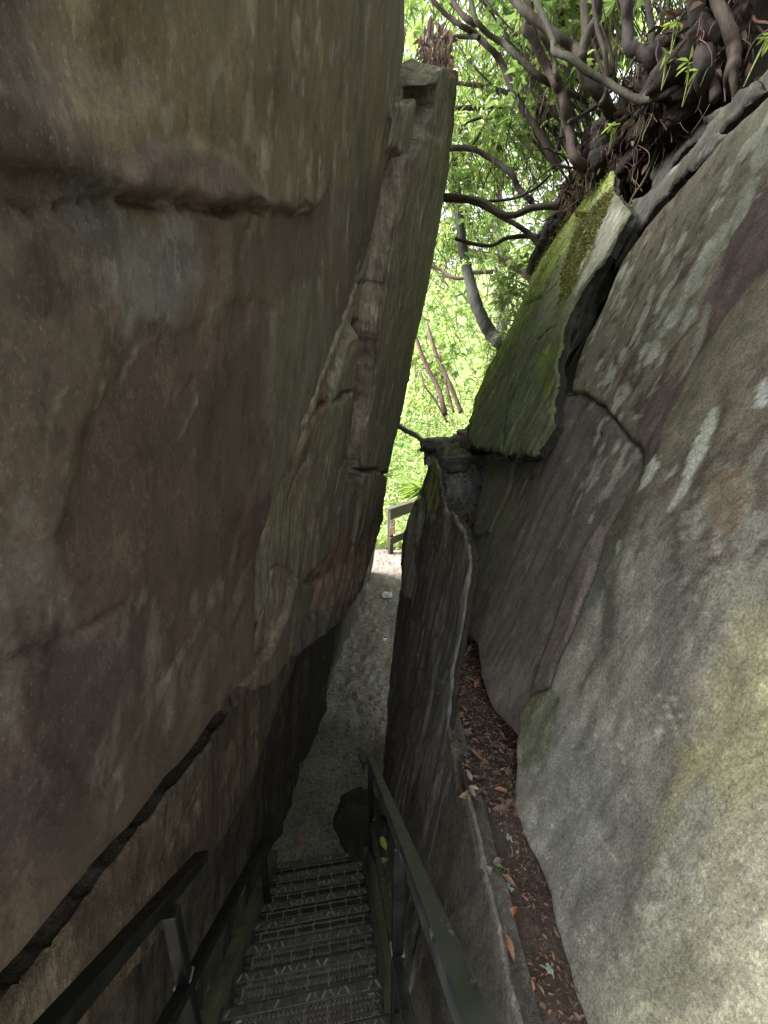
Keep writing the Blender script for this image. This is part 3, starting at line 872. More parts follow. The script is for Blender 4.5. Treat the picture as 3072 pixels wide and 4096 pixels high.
R2 = Plane(1.15, 0.0, 0.35)
r2poly = [(p[0] + 14, p[1]) for p in seam] + [(2235, 1620), (2205, 1700), (2180, 1760), (2150, 1850), (2110, 1845), (2040, 1850), (1960, 1835), (1925, 1930), (1912, 2040), (1885, 2110), (1882, 2200), (1860, 2330), (1852, 2440), (1862, 2540), (1912, 2580), (1922, 2700), (1970, 2850), (2010, 2900)]
o = slab('rock_wall', R2, -1, r2poly, 0.0125, 0.5, (0.150, 0.128, 0.108), M_RIGHT, [
    ('stria', None, 14, 0.004),
    ('bulge', [(2110, 2790), (2180, 2600), (2280, 2330), (2420, 2080), (2330, 2500), (2200, 2780)], 0.012, 0.006, 0.006),
    ('crack', [(2360, 1740), (2400, 1740), (2440, 1750), (2500, 1745)], 0.005, 0.012),
    ('crack', [(2060, 1930), (2110, 1900), (2160, 1905)], 0.01, 0.015),
    ('bulge', [(1960, 1835), (2060, 1850), (2040, 1960), (1960, 2130), (1900, 2150), (1912, 2040)], 0.02, 0.012, 0.01),
    ('paint', [(1960, 1800), (2200, 1800), (2100, 2000), (1960, 2300), (1860, 2500), (1860, 2100)], (0.125, 0.125, 0.078), 0.05, 0.06, 0.85, 1.3),
    ('spots', [(2330, 1560), (2570, 1850), (2400, 2150), (2250, 2000)], (0.36, 0.35, 0.30), 8, 1.7, 0.48, 0.1, 0.85),
    ('spots', None, (0.26, 0.23, 0.20), 10, 2.3, 0.62, 0.1, 0.6),
    ] + [('paint', lichen_patch(*q_), (0.36, 0.35, 0.30), 0.006, 0.012, 0.9, 1.3) for q_ in [(2400, 1700, 9, 40), (2380, 1760, 10, 44), (2440, 1650, 10, 36), (2470, 1790, 12, 34), (2420, 1860, 9, 40), (2340, 1930, 8, 34), (2320, 2010, 6, 30), (2370, 2080, 7, 26), (2280, 2060, 5, 30), (2250, 2170, 5, 24)]] + [
    ('paint', [(1890, 2580), (1970, 2380), (2000, 2260), (1990, 2420), (1930, 2620)], (0.19, 0.14, 0.13), 0.02, 0.02, 0.7, 1.4),
    ('paint', [(2130, 2790), (2200, 2600), (2290, 2340), (2410, 2120), (2330, 2480), (2210, 2740)], (0.175, 0.145, 0.13), 0.015, 0.02, 0.8, 1.2),
    ('paint', [(1930, 2680), (2060, 2600), (2120, 2790), (2060, 2960), (1975, 2860)], (0.215, 0.185, 0.165), 0.04, 0.04, 0.7, 1.2),
], rnd=0.025, edge=0.012, und=0.03, und_f=1.6, fine=0.005, seed=12, side=(0.15, 0.125, 0.11))
tag(o, 'brown leaning rock face in the middle, between the crack and the leafy ledge', 'rock wall')

R3 = Plane(-0.90, 0.0, 0.45)
R3.x0 = 0.97 + 0.45 * 0.1
moss_poly = [(1876, 1770), (1885, 1680), (1905, 1590), (1945, 1480), (1985, 1400), (2030, 1320), (2065, 1240), (2110, 1130), (2165, 1000), (2210, 930), (2250, 850), (2330, 740), (2370, 700), (2430, 645), (2450, 690), (2450, 760), (2475, 800), (2520, 850), (2510, 900), (2480, 950), (2440, 1020), (2405, 1063), (2352, 1130), (2302, 1219), (2268, 1300), (2254, 1350), (2240, 1450), (2222, 1570), (2200, 1700), (2165, 1760), (2140, 1815), (2080, 1812), (2010, 1800), (1950, 1790)]
mgreen = (0.145, 0.18, 0.038)
o = slab('mossy_slab', R3, -1, moss_poly, 0.012, 0.05, (0.112, 0.122, 0.066), M_SLAB, [
    ('stria', None, 24, 0.016),
    ('crack', [(2110, 1220), (2190, 1180), (2240, 1130)], 0.012, 0.03),
    ('crack', [(1930, 1590), (1990, 1450), (2040, 1370)], 0.012, 0.03),
    ('crack', [(2160, 1360), (2240, 1300)], 0.008, 0.02),
    ('crack', [(2010, 1800), (2030, 1700), (2060, 1600)], 0.016, 0.05),
    ('bulge', [(2290, 850), (2340, 850), (2330, 960), (2290, 1010), (2270, 980)], -0.12, 0.012, 0.01),
    ('paint', [(1880, 1760), (1910, 1560), (2000, 1350), (2090, 1150), (2180, 960), (2330, 720), (2450, 640), (2440, 740), (2330, 860), (2260, 1000), (2170, 1160), (2080, 1330), (1990, 1480), (1930, 1600)], mgreen, 0.03, 0.16, 0.9, 2.0),
    ('paint', [(2160, 1440), (2200, 1400), (2240, 1380), (2210, 1560), (2180, 1620)], mgreen, 0.03, 0.06, 0.7, 1.8),
    ('paint', [(2330, 880), (2400, 820), (2450, 780), (2430, 850), (2360, 1010), (2290, 1180), (2240, 1270), (2250, 1120)], (0.085, 0.090, 0.022), 0.03, 0.05, 0.9, 1.5),
    ('paint', [(2440, 820), (2530, 840), (2500, 910), (2400, 1060), (2330, 1150), (2370, 1000)], (0.21, 0.205, 0.175), 0.02, 0.04, 0.8, 1.6),
    ('spots', [(2330, 900), (2530, 840), (2400, 1090), (2300, 1200)], (0.30, 0.30, 0.27), 12, 1.8, 0.25, 0.08, 0.8),
    ('spots', None, (0.06, 0.06, 0.04), 8, 2.6, 0.55, 0.1, 0.6),
], rnd=0.02, edge=0.012, edge_f=4, und=0.04, und_f=1.6, fine=0.012, seed=13, side=(0.022, 0.021, 0.016), jag=0.05, K=3)
tag(o, 'moss streaked green rock slab leaning below the exposed roots', 'rock slab')
MOSS = o

# backing rock behind the gaps
R0 = Plane(1.72, 0.0, 0.42)
back = [('w', -0.75, -1.9), ('w', 4.6, -1.9), (1985, 1830), (2110, 1500), (2330, 1080), (2450, 900), (2520, 760), (2650, 520), (2850, 300), (3072, 60), (3400, -300), ('w', -0.75, 3.4)]
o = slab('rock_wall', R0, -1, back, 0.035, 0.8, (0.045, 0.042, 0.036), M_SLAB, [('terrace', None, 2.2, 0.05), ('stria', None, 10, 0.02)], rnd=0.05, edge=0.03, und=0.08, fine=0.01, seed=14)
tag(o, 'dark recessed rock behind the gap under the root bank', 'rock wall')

# tilted shelves above the right face
RS = Plane(1.36, 0.0, 0.40)
for k, (pp, base, lab) in enumerate([
    ([(2480, 1000), (2560, 900), (2620, 800), (2700, 740), (2830, 700), (2880, 640), (2800, 760), (2700, 880), (2600, 910), (2520, 1060), (2440, 1120)], (0.085, 0.08, 0.062), 'grey rock shelf wedged in the gap above the right face'),
    ([(2890, 590), (2930, 530), (3010, 470), (3100, 440), (3160, 400), (3100, 520), (3000, 580), (2930, 600)], (0.08, 0.08, 0.068), 'small grey boulder in the dark gap near the right edge'),
    ([(2780, 480), (2880, 440), (2960, 390), (3072, 270), (3250, 100), (3300, 160), (3072, 390), (2960, 450), (2860, 490)], (0.06, 0.059, 0.047), 'long rock lip running up to the top right corner'),
    ([(2430, 920), (2500, 830), (2590, 740), (2680, 620), (2740, 560), (2730, 640), (2640, 760), (2560, 860), (2500, 930), (2450, 990)], (0.085, 0.083, 0.076), 'pale grey rock sliver below the hanging roots'),
]):
    pl = Plane(1.36 - 0.03 * k + (0.06 if k == 3 else 0), 0.0, 0.42)
    o = slab('rock_shelf', pl, -1, pp, 0.014, 0.28, base, M_SLAB, [('stria', None, 16, 0.012), ('spots', None, (0.22, 0.22, 0.20), 9, 1.6, 0.45, 0.1, 0.6)], rnd=0.03, edge=0.014, und=0.04, und_f=2.5, fine=0.01, seed=20 + k)
    tag(o, lab, 'rock')
for k, (pp, lab) in enumerate([
    ([(2455, 1060), (2530, 945), (2640, 820), (2760, 690), (2900, 545), (2870, 530), (2740, 650), (2610, 780), (2510, 900), (2440, 1020)], 'lowest dark stratum along the upper rim of the right face'),
    ([(2540, 900), (2640, 780), (2760, 640), (2900, 490), (3050, 360), (3030, 320), (2880, 430), (2740, 590), (2620, 740), (2520, 850)], 'middle dark stratum in the gap under the root bank'),
    ([(2620, 760), (2740, 610), (2860, 480), (2980, 380), (2950, 340), (2820, 450), (2700, 590), (2600, 700)], 'upper dark stratum tucked beneath the hanging roots'),
]):
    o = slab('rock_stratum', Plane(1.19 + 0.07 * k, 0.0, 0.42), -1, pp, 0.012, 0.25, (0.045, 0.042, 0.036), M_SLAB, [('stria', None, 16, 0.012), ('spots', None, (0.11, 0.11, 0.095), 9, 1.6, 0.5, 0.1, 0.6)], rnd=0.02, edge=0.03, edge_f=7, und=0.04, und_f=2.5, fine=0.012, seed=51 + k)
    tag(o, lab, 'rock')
RT = Plane(2.0, 0.0, 0.42)
o = slab('rock_slab', RT, -1, [(2940, 340), (2990, 190), (3040, 40), (3090, -120), (3400, -500), (3500, -100), (3200, 80), (3072, 190), (2990, 320)], 0.02, 0.4, (0.16, 0.17, 0.14), M_SLAB, [('stria', None, 12, 0.01)], rnd=0.03, edge=0.015, und=0.05, fine=0.01, seed=27)
tag(o, 'pale greenish slab in the top right corner', 'rock slab')

# ------------------------------------------------------------------ low right: ledge wall, standing slab, ledge
PW = Plane(0.35 + 0.158 * 1.6, 0.0, 0.158)
ledge = -1.60
lw = [('w', -0.75, ledge), ('w', 1.32, ledge), ('w', 1.40, ledge - 0.06), ('w', 1.62, ledge - 0.02), ('w', 2.2, ledge - 0.02), ('w', 2.4, -4.1), ('w', -0.75, -4.1)]
o = slab('ledge_wall', PW, -1, lw, 0.016, 0.07, (0.115, 0.108, 0.088), M_CONC, [
    ('crack', [(1760, 3720), (1820, 3640), (1900, 3560), (1930, 3500)], 0.006, -0.006),
    ('paint', [(1560, 4200), (1660, 3700), (1700, 4200)], (0.07, 0.068, 0.06), 0.08, 0.05, 0.7, 1.2),
    ('spots', None, (0.27, 0.25, 0.21), 8, 2.2, 0.62, 0.1, 0.7),
    ('stria', None, 8, 0.002),
], rnd=0.010, edge=0.005, und=0.012, und_f=1.2, fine=0.002, seed=31, side=(0.10, 0.093, 0.08), K=3)
tag(o, 'grey veined ledge wall running beside the black handrail', 'ledge wall')
LEDGE_WALL = o
# pale coping along its top
ys_ = np.arange(-0.7, 1.34, 0.012)
prof = [(-0.003, -0.03), (-0.004, -0.004), (0.0, 0.003), (0.007, 0.005), (0.014, 0.003), (0.018, -0.03)]
cv, cf, cc = [], [], []
for i, y in enumerate(ys_):
    for k, (dx, dz) in enumerate(prof):
        nn_ = float(fbm(np.array([y * 30]), np.array([k * 1.7]), 0, 3, 5)[0])
        cv.append((PW.x(y, ledge) + 0.012 + dx + 0.003 * nn_ + 0.002 * math.sin(y * 23), y, CZ + ledge + dz + 0.004 * nn_))
        cc.append(tuple(c * (1 + .35 * nn_) for c in (0.17, 0.155, 0.138)))
m_ = len(prof)
for i in range(len(ys_) - 1):
    for k in range(m_ - 1):
        cf.append((i * m_ + k, (i + 1) * m_ + k, (i + 1) * m_ + k + 1, i * m_ + k + 1))
make_obj('coping', cv, cf, M_CONC, LEDGE_WALL, cc, smooth=True)


PS = Plane(0.35 + 0.158 * 1.6 - 0.02, 0.004, 0.158)
pil = [(1535, 3060), (1552, 2800), (1575, 2520), (1598, 2350), (1605, 2260), (1620, 2150), (1640, 2060), (1658, 2000), (1690, 1990), (1700, 1930), (1718, 1860), (1742, 1835), (1752, 1900), (1757, 1975), (1785, 2005), (1810, 2050), (1832, 2050), (1850, 2110), (1872, 2180), (1874, 2260), (1850, 2400), (1826, 2560), (1805, 2700), (1790, 2850), (1782, 2960), (1800, 3120), (1850, 3300), (1870, 3420), ('w', 1.15, -2.2), ('w', 1.6, -4.2), ('w', 4.6, -4.2), ('w', 5.0, -3.9)]
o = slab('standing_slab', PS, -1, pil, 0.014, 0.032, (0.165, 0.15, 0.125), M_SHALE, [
    ('stria', None, 12, 0.014),
    ('terrace', [(1540, 3000), (1600, 2350), (1720, 1860), (1860, 2150), (1780, 2950)], 2.6, 0.012),
    ('crack', [(1725, 2050), (1750, 2150), (1775, 2240)], 0.01, 0.03),
    ('crack', [(1620, 2330), (1660, 2180), (1690, 2080)], 0.012, 0.03),
    ('crack', [(1640, 2450), (1620, 2600)], 0.014, 0.04),
    ('crack', [(1700, 2480), (1690, 2650), (1700, 2800)], 0.014, 0.03),
    ('paint', [(1600, 2350), (1640, 2050), (1690, 1985), (1700, 2060), (1660, 2200), (1640, 2400)], (0.46, 0.43, 0.38), 0.05, 0.08, 0.85, 1.3),  # pale top left: light from the far opening painted into the rock colour
    ('paint', [(1700, 1960), (1742, 1830), (1752, 1900), (1735, 2060), (1715, 2110)], (0.36, 0.39, 0.13), 0.03, 0.05, 0.8, 1.6),
    ('paint', [(1655, 1985), (1705, 1990), (1700, 2050), (1660, 2070)], (0.22, 0.23, 0.09), 0.02, 0.05, 0.7, 1.4),
    ('spots', None, (0.26, 0.24, 0.20), 8, 2.6, 0.66, 0.1, 0.8),
    ('spots', None, (0.07, 0.065, 0.054), 5, 2.0, 0.40, 0.1, 0.6),
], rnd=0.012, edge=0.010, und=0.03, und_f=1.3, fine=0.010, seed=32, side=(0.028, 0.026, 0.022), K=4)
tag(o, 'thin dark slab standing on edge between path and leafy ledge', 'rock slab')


def ledge_z(X, Y):
    z = np.interp(Y, [-1, 1.4, 1.8, 2.3, 3.0, 3.8, 4.6, 5.4, 6.5], [ledge - .03, ledge - .03, ledge - .06, ledge - 0.08, -1.42, -1.02, -0.66, -0.45, -0.5])
    n = fbm(X * 5, Y * 2.5, 0, 4, 44)
    st = 0.16 * (np.floor(n * 3.5) / 3.5) + 0.03 * fbm(X * 16, Y * 9, 0, 3, 49)
    return CZ + z + 0.02 * fbm(X * 7, Y * 7, 0, 4, 45) + st * sstep(2.2, 3.2, Y) + 0.05 * sstep(0.75, 0.5, np.abs(Y - 1.55)) * 0 + np.maximum(0, X - 0.62) * 0.25


def ledge_c(X, Y, Z):
    c = np.array([0.045, 0.041, 0.037])[None, :] * (1 + 0.5 * fbm(X * 6, Y * 6, 0, 5, 46))[:, None]
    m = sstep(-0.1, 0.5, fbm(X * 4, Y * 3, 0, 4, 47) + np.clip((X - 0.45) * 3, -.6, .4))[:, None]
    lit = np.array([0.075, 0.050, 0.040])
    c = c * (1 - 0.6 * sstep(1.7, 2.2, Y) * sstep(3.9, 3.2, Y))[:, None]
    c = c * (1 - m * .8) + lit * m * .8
    f = (sstep(3.2, 4.0, Y) * sstep(-.35, .25, fbm(X * 5, Y * 3, 0, 4, 50)))[:, None]
    blue = np.array([0.17, 0.175, 0.175])[None, :] * (1 + 0.4 * fbm(X * 8, Y * 4, 0, 4, 48))[:, None]
    return c * (1 - f * .75) + blue * f * .75


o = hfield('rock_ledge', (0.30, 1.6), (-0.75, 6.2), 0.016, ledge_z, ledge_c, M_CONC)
# keep only what lies between the front wall and the leaning face
import bmesh
bm = bmesh.new()
bm.from_mesh(o.data)
dele = [v for v in bm.verts if v.co.x < PW.x(v.co.y, v.co.z - CZ) + 0.012 or (v.co.y > 4.9 and v.co.x < 0.45)]
bmesh.ops.delete(bm, geom=dele, context='VERTS')
bm.to_mesh(o.data)
bm.free()
tag(o, 'narrow dark rock ledge strewn with brown leaves at the foot of the right face', 'rock ledge')


def rock_lump(name, c, r, col, seed, flat=0.4, mat=None, rotz=0.0, res=(26, 18), terr=0.0, lean=0.0):
    nu, nv = res
    u, v = np.meshgrid(np.linspace(0, 2 * np.pi, nu, endpoint=False), np.linspace(0.02, np.pi - 0.02, nv), indexing='ij')
    x, yy, z = np.cos(u) * np.sin(v), np.sin(u) * np.sin(v), np.cos(v)
    # squarish
    pw = lambda a: np.sign(a) * np.abs(a) ** (1 - flat)
    x, yy, z = pw(x), pw(yy), pw(z)
    n = 1 + 0.22 * fbm(x * 1.6, yy * 1.6, z * 1.6, 4, seed)
    if terr:
        n = n + terr * (np.floor(z * 5 + 0.8 * fbm(x, yy, z, 2, seed)) % 2)
    x, yy, z = x * n * r[0], yy * n * r[1], z * n * r[2]
    x = x + lean * z
    ca, sa = math.cos(rotz), math.sin(rotz)
    V = np.stack([(x * ca - yy * sa).ravel() + c[0], (x * sa + yy * ca).ravel() + c[1], z.ravel() + c[2]], 1)
    I = np.arange(nu * nv).reshape(nu, nv)
    a, b = I, np.roll(I, -1, 0)
    q = np.stack([a[:, :-1], b[:, :-1], b[:, 1:], a[:, 1:]], -1).reshape(-1, 4)[:, ::-1]
    f = q.tolist() + [list(I[:, 0]), list(I[:, -1][::-1])]
    C = np.array(col)[None, :] * (1 + 0.35 * fbm(V[:, 0] * 9, V[:, 1] * 9, V[:, 2] * 9, 4, seed))[:, None]
    return make_obj(name, V, f, mat or M_STONE, cols=np.clip(C, .003, .9), smooth=True)


# broken layered rocks between the mossy slab and the standing slab
for k, (px, py, yd, r, col, lab) in enumerate([
    (1745, 1775, 5.2, (0.20, 0.22, 0.075), (0.10, 0.10, 0.09), 'flat layered rock outcrop capped with needles beside the opening'),
    (1790, 1830, 4.9, (0.13, 0.16, 0.17), (0.12, 0.125, 0.08), 'upright mossy rock under the littered outcrop'),
    (1850, 1850, 4.7, (0.26, 0.22, 0.10), (0.085, 0.085, 0.08), 'dark jagged rock under the mossy slab'),
    (1900, 1760, 5.0, (0.22, 0.25, 0.14), (0.15, 0.11, 0.085), 'leaf littered rock step left of the mossy slab'),
    (1795, 1895, 4.6, (0.10, 0.09, 0.03), (0.17, 0.17, 0.15), 'small flat grey stone on top of the sloping ledge'),
]):
    p = at(px, py, yd)
    o = rock_lump('broken_rock', p, r, col, 60 + k, 0.45, M_SLAB, 0.3 * k, (36, 26), 0.06, 0.25)
    tag(o, lab, 'rock')
p = at(1425, 3360, 2.72)
o = rock_lump('boulder', (p.x + .05, p.y + .02, 0.10), (0.17, 0.30, 0.17), (0.042, 0.039, 0.033), 71, 0.35, M_SLAB, 0.5, (48, 32), 0.0, 0.35)
tag(o, 'rounded dark boulder at the bottom right of the stairs', 'boulder')
for k, (px, py, yd, r, col, lab) in enumerate([
    (1540, 3190, 2.95, (0.09, 0.12, 0.07), (0.12, 0.115, 0.10), 'grey stone at the end of the right handrail'),
    (1455, 3050, 3.45, (0.05, 0.06, 0.05), (0.11, 0.10, 0.085), 'small brown stone on the path behind the handrail end'),
    (1538, 2615, 5.4, (0.038, 0.030, 0.014), (0.72, 0.73, 0.74), 'small white stone lying on the dim path'),
    (1548, 2368, 6.6, (0.13, 0.10, 0.018), (0.42, 0.43, 0.45), 'flat pale grey stone set in the bright part of the path'),
]):
    p = at(px, py, yd)
    p.z = float(path_z(p.y)) + 0.02
    o = rock_lump('stone', p, r, col, 80 + k, 0.3, M_STONE, 0.5 * k, (18, 12))
    tag(o, lab, 'stone')

# ================================================================== STAIRS
HD = math.radians(8.3)
STAIR = empty('metal_staircase', (-0.5625, 2.5, 0.0), HD)
tag(STAIR, 'steep narrow metal staircase with grated treads and dark handrails going down to the path', 'staircase')
RISE, GO, W = 0.164, 0.1915, 0.74
Z0 = 0.06


def nose(k):
    return Vector((0, -k * GO, Z0 + k * RISE))


def tread(k):
    n = nose(k)
    loc = (0, n.y, n.z)
    fr = MB()
    # frame plates at the two ends and back bar
    for sx in (-1, 1):
        fr.box((sx * (W / 2 - 0.012), -0.125, -0.016), (0.006, 0.25, 0.036), None, (.07, .068, .065))
    nb = 6
    for i in range(nb):           # serrated bearing bars along the width
        yb = -0.055 - i * 0.036
        fr.box((0, yb, -0.018), (W - 0.03, 0.005, 0.028), None, (.085, .08, .078))
        for j in range(34):
            fr.box((-W / 2 + 0.03 + j * (W - 0.06) / 33, yb, -0.002), (0.012, 0.006, 0.006), None, (.22, .21, .20))
    for j in range(7):
        fr.box((-W / 2 + 0.055 + j * (W - 0.11) / 6, -0.145, -0.0025), (0.007, 0.19, 0.007), None, (.27, .26, .245))
    t = fr.build('tread', M_GRATE, STAIR, loc=loc)
    no = MB()
    no.box((0, -0.017, -0.006), (W - 0.006, 0.036, 0.012), None, (.10, .095, .092), 0.003)
    no.box((0, 0.0035, -0.016), (W - 0.006, 0.005, 0.024), None, (.06, .057, .055))
    for j in range(20):
        R = Matrix.Rotation(math.radians(38 if j % 2 else -38), 3, 'Z')
        no.box((-W / 2 + 0.03 + j * (W - 0.06) / 19, -0.018, 0.0015), (0.009, 0.030, 0.005), R, random.choice(((.10, .097, .093), (.16, .155, .15), (.25, .243, .232), (.29, .28, .27))), 0.0018)
    no.build('nosing', M_GRATE, t)
    for sx in (-1, 1):
        c = MB()
        c.box((sx * (W / 2 - 0.055), -0.115, 0.004), (0.030, 0.022, 0.010), None, bev=0.003)
        c.box((sx * (W / 2 - 0.055), -0.160, 0.004), (0.030, 0.022, 0.010), None, bev=0.003)
        c.box((sx * (W / 2 - 0.055), -0.138, 0.0), (0.022, 0.03, 0.006), None, bev=0.002)
        c.build('clip', M_CLIP, t, cols=False)
    return t


NT = 14
for k in range(NT):
    tread(k)
slope = Vector((0, -GO, RISE)).normalized()
for sx in (-1, 1):
    mb = MB()
    a = nose(-0.9) + Vector((sx * (W / 2 + 0.008), 0, 0.00))
    b = nose(NT + 0.2) + Vector((sx * (W / 2 + 0.008), 0, 0.00))
    mb.beam(a + Vector((0, 0, -.06)), b + Vector((0, 0, -.06)), 0.012, 0.20)
    fl = Vector((sx * 0.028, 0, 0.0))
    up = Vector((0, 0, 0.075))
    mb.beam(a + fl + up, b + fl + up, 0.062, 0.010, bev=0.003)
    mb.build('stringer', M_STRING, STAIR, cols=False)
lp = MB()
pz = nose(NT)
lp.box((0, pz.y - 0.45, pz.z - 0.02), (W + 0.1, 0.9, 0.03), None, (.1, .095, .09))
lp.build('landing', M_GRATE, STAIR)


def rail_pt(r, k, h):
    n = nose(k)
    return Vector((r, n.y, n.z + h))


def railing(side, rn, rf, k_end, h, posts, k_mid_end, h_mid, mat, wd):
    r_at = lambda k: rf + (rn - rf) * k / 11.3
    g = MB()
    a, b = rail_pt(r_at(k_end), k_end, h), rail_pt(r_at(NT - 0.2), NT - 0.2, h)
    g.beam(a, b, wd, 0.040, bev=0.004)
    rail = g.build('handrail', mat, STAIR, cols=False)
    g = MB()
    a, b = rail_pt(r_at(k_mid_end), k_mid_end, h_mid), rail_pt(r_at(NT - 0.2), NT - 0.2, h_mid)
    g.beam(a, b, wd * .9, 0.032, bev=0.004)
    g.build('mid_rail', mat if side == 'r' else M_RAILD, STAIR, cols=False)
    for kp, hp in posts:
        g = MB()
        r = r_at(kp)
        p = rail_pt(r + (0.006 if side == 'r' else -0.006), kp, 0)
        g.box((p.x, p.y, p.z + hp / 2 - 0.09), (0.042, 0.042, hp + 0.10), None, bev=0.004)
        po = g.build('post', M_RAILD, STAIR, cols=False)
        if hp > .8:
            g = MB()
            g.box((p.x, p.y, p.z + h_mid + 0.030), (0.052, 0.052, 0.010), None, bev=0.002)
            g.box((p.x, p.y - 0.024, p.z + h_mid + 0.012), (0.014, 0.012, 0.04), None, bev=0.003)
            g.build('bracket', M_CLIP, po, cols=False)


def k_of_y(yw):
    return (2.5 - yw) / (GO * math.cos(HD))


railing('r', 0.365, 0.44, k_of_y(2.38), 1.045, [(k_of_y(2.36), 1.01), (k_of_y(0.95), 1.01)], k_of_y(2.38), 0.40, M_RAIL, 0.042)
railing('l', -0.345, -0.345, k_of_y(1.16), 0.93, [(k_of_y(0.92), 0.89), (k_of_y(2.05), 0.52)], k_of_y(2.05), 0.50, M_RAILD, 0.054)

# ================================================================== FENCE AND SIGN
fp = at(1562, 2180, 8.3)
FX, FY = fp.x, 8.3
fz = 0.66
fd = Vector((0.592, 0.77, 0)).normalized()
FENCE = empty('wooden_fence', (FX, FY, fz))
tag(FENCE, 'brown timber rail fence at the far end of the path', 'fence')
fang = math.atan2(fd.y, fd.x)
Rf = Matrix.Rotation(fang, 3, 'Z')
wood = (0.062, 0.052, 0.046)


def fbox(mb, along, out, z, size, c=wood, bev=0.006):
    nrm = Vector((fd.y, -fd.x, 0))
    mb.box(fd * along + nrm * out + Vector((0, 0, z)), size, Rf, c, bev)


for al in (0.0, 1.75, 3.5):
    mb = MB()
    fbox(mb, al, 0, 0.5, (0.14, 0.075, 1.12), tuple(c * .8 for c in wood))
    mb.build('post', M_WOOD, FENCE)
for z, hh in ((0.985, 0.235), (0.36, 0.17)):
    mb = MB()
    fbox(mb, 1.76, 0.0615, z, (3.75, 0.045, hh))
    rl = mb.build('rail', M_WOOD, FENCE)
mb = MB()
fbox(mb, 1.76, 0.03, 1.117, (3.8, 0.16, 0.022), tuple(c * 1.35 for c in wood))
mb.build('capping', M_WOOD, FENCE)

# warning sign on the post
SIGN = empty('warning_sign', (FX, FY, fz))
tag(SIGN, 'small red and white prohibition sign fixed to the fence post', 'sign')
nrm = Vector((fd.y, -fd.x, 0))


def sg(name, a0, z0, w, h, mat, out, parent, bev=0.002):
    mb = MB()
    mb.box(fd * a0 + nrm * out + Vector((0, 0, z0)), (w, 0.004, h), Rf, (1, 1, 1), bev)
    return mb.build(name, mat, parent, cols=False)


so = 0.0415
plate = sg('plate', 0.02, 0.665, 0.20, 0.36, M_WHITE, so, SIGN)
panel = sg('text_panel', 0.02, 0.567, 0.194, 0.155, M_RED, so + 0.003, SIGN)
for i, ws in enumerate(((0.066, 0.068), (0.034, 0.058, 0.034), (0.052, 0.078))):
    z = 0.612 - i * 0.043
    x = 0.02 - sum(ws) / 2 - 0.005
    mb = MB()
    for w in ws:
        mb.box(fd * (x + w / 2) + nrm * (so + 0.006) + Vector((0, 0, z)), (w + .007, 0.003, 0.020), Rf)
        x += w + 0.006
    mb.build('lettering', M_WHITE, panel, cols=False)
mb = MB()
rv, rf = [], []
for i in range(40):
    a = 2 * math.pi * i / 40
    for rr in (0.052, 0.066):
        for oo in (so + 0.0035, so + 0.0065):
            rv.append(fd * (0.02 + 1.2 * rr * math.cos(a)) + nrm * oo + Vector((0, 0, 0.752 + rr * math.sin(a) * 1.12)))
for i in range(40):
    j = (i + 1) % 40
    rf += [(i * 4 + 1, i * 4 + 3, j * 4 + 3, j * 4 + 1), (i * 4, i * 4 + 1, j * 4 + 1, j * 4), (i * 4 + 2, j * 4 + 2, j * 4 + 3, i * 4 + 3)]
mb.add(rv, rf)
mb.box(fd * 0.02 + nrm * (so + 0.0065) + Vector((0, 0, 0.752)), (0.14, 0.003, 0.011), Rf @ Matrix.Rotation(math.radians(45), 3, 'Y'))
mb.build('prohibition_ring', M_RING, SIGN, cols=False)
mb = MB()
for (x, z, w, h, an) in ((0.006, 0.785, 0.018, 0.018, 0), (-0.004, 0.758, 0.05, 0.012, 25), (0.012, 0.752, 0.016, 0.045, -12), (0.004, 0.722, 0.010, 0.036, 22), (0.024, 0.722, 0.010, 0.036, -22)):
    mb.box(fd * (x + 0.02) + nrm * (so + 0.0045) + Vector((0, 0, z)), (w, 0.003, h), Rf @ Matrix.Rotation(math.radians(an), 3, 'Y'), (1, 1, 1), 0.002)
mb.build('pictogram', M_BLACK, SIGN, cols=False)

# ================================================================== LEAVES
class Leaves:
    """many leaf blades, each two quads folded at the midrib"""
    def __init__(s):
        s.V, s.C = [], []

    def add(s, P, D, U, Ln, Wd, C, fold=0.25, droop=0.15):
        """arrays: base points, directions, up-ish vectors, lengths, widths, colours"""
        D = D / (np.linalg.norm(D, axis=1, keepdims=True) + 1e-9)
        X = np.cross(D, U)
        X /= (np.linalg.norm(X, axis=1, keepdims=True) + 1e-9)
        Nn = np.cross(X, D)
        L = Ln[:, None]
        Wd = Wd[:, None]
        base = P
        tip = P + D * L - Nn * L * droop
        c1, c2 = P + D * L * 0.35, P + D * L * 0.72 - Nn * L * droop * 0.5
        l1, r1 = c1 - X * Wd * .5 + Nn * Wd * fold, c1 + X * Wd * .5 + Nn * Wd * fold
        l2, r2 = c2 - X * Wd * .4 + Nn * Wd * fold, c2 + X * Wd * .4 + Nn * Wd * fold
        s.V.append(np.stack([base, tip, l1, l2, r1, r2], 1))
        s.C.append(np.repeat(C[:, None, :], 6, 1))

    def build(s, name, mat, parent=None):
        V = np.concatenate(s.V)
        C = np.concatenate(s.C)
        n = len(V)
        b = np.arange(n)[:, None] * 6
        f = np.concatenate([b + np.array([[0, 1, 3, 2]]), b + np.array([[0, 4, 5, 1]])], 0)
        return make_obj(name, V.reshape(-1, 3), f, mat, parent, np.clip(C.reshape(-1, 3), .002, .9), smooth=False)


def rnd_dir(n):
    v = RNG.normal(size=(n, 3))
    return v / np.linalg.norm(v, axis=1, keepdims=True)


GREENS = 1.12 * np.array([(0.29, 0.40, 0.15), (0.37, 0.46, 0.20), (0.20, 0.30, 0.11), (0.44, 0.52, 0.27), (0.12, 0.19, 0.075), (0.46, 0.47, 0.17)])


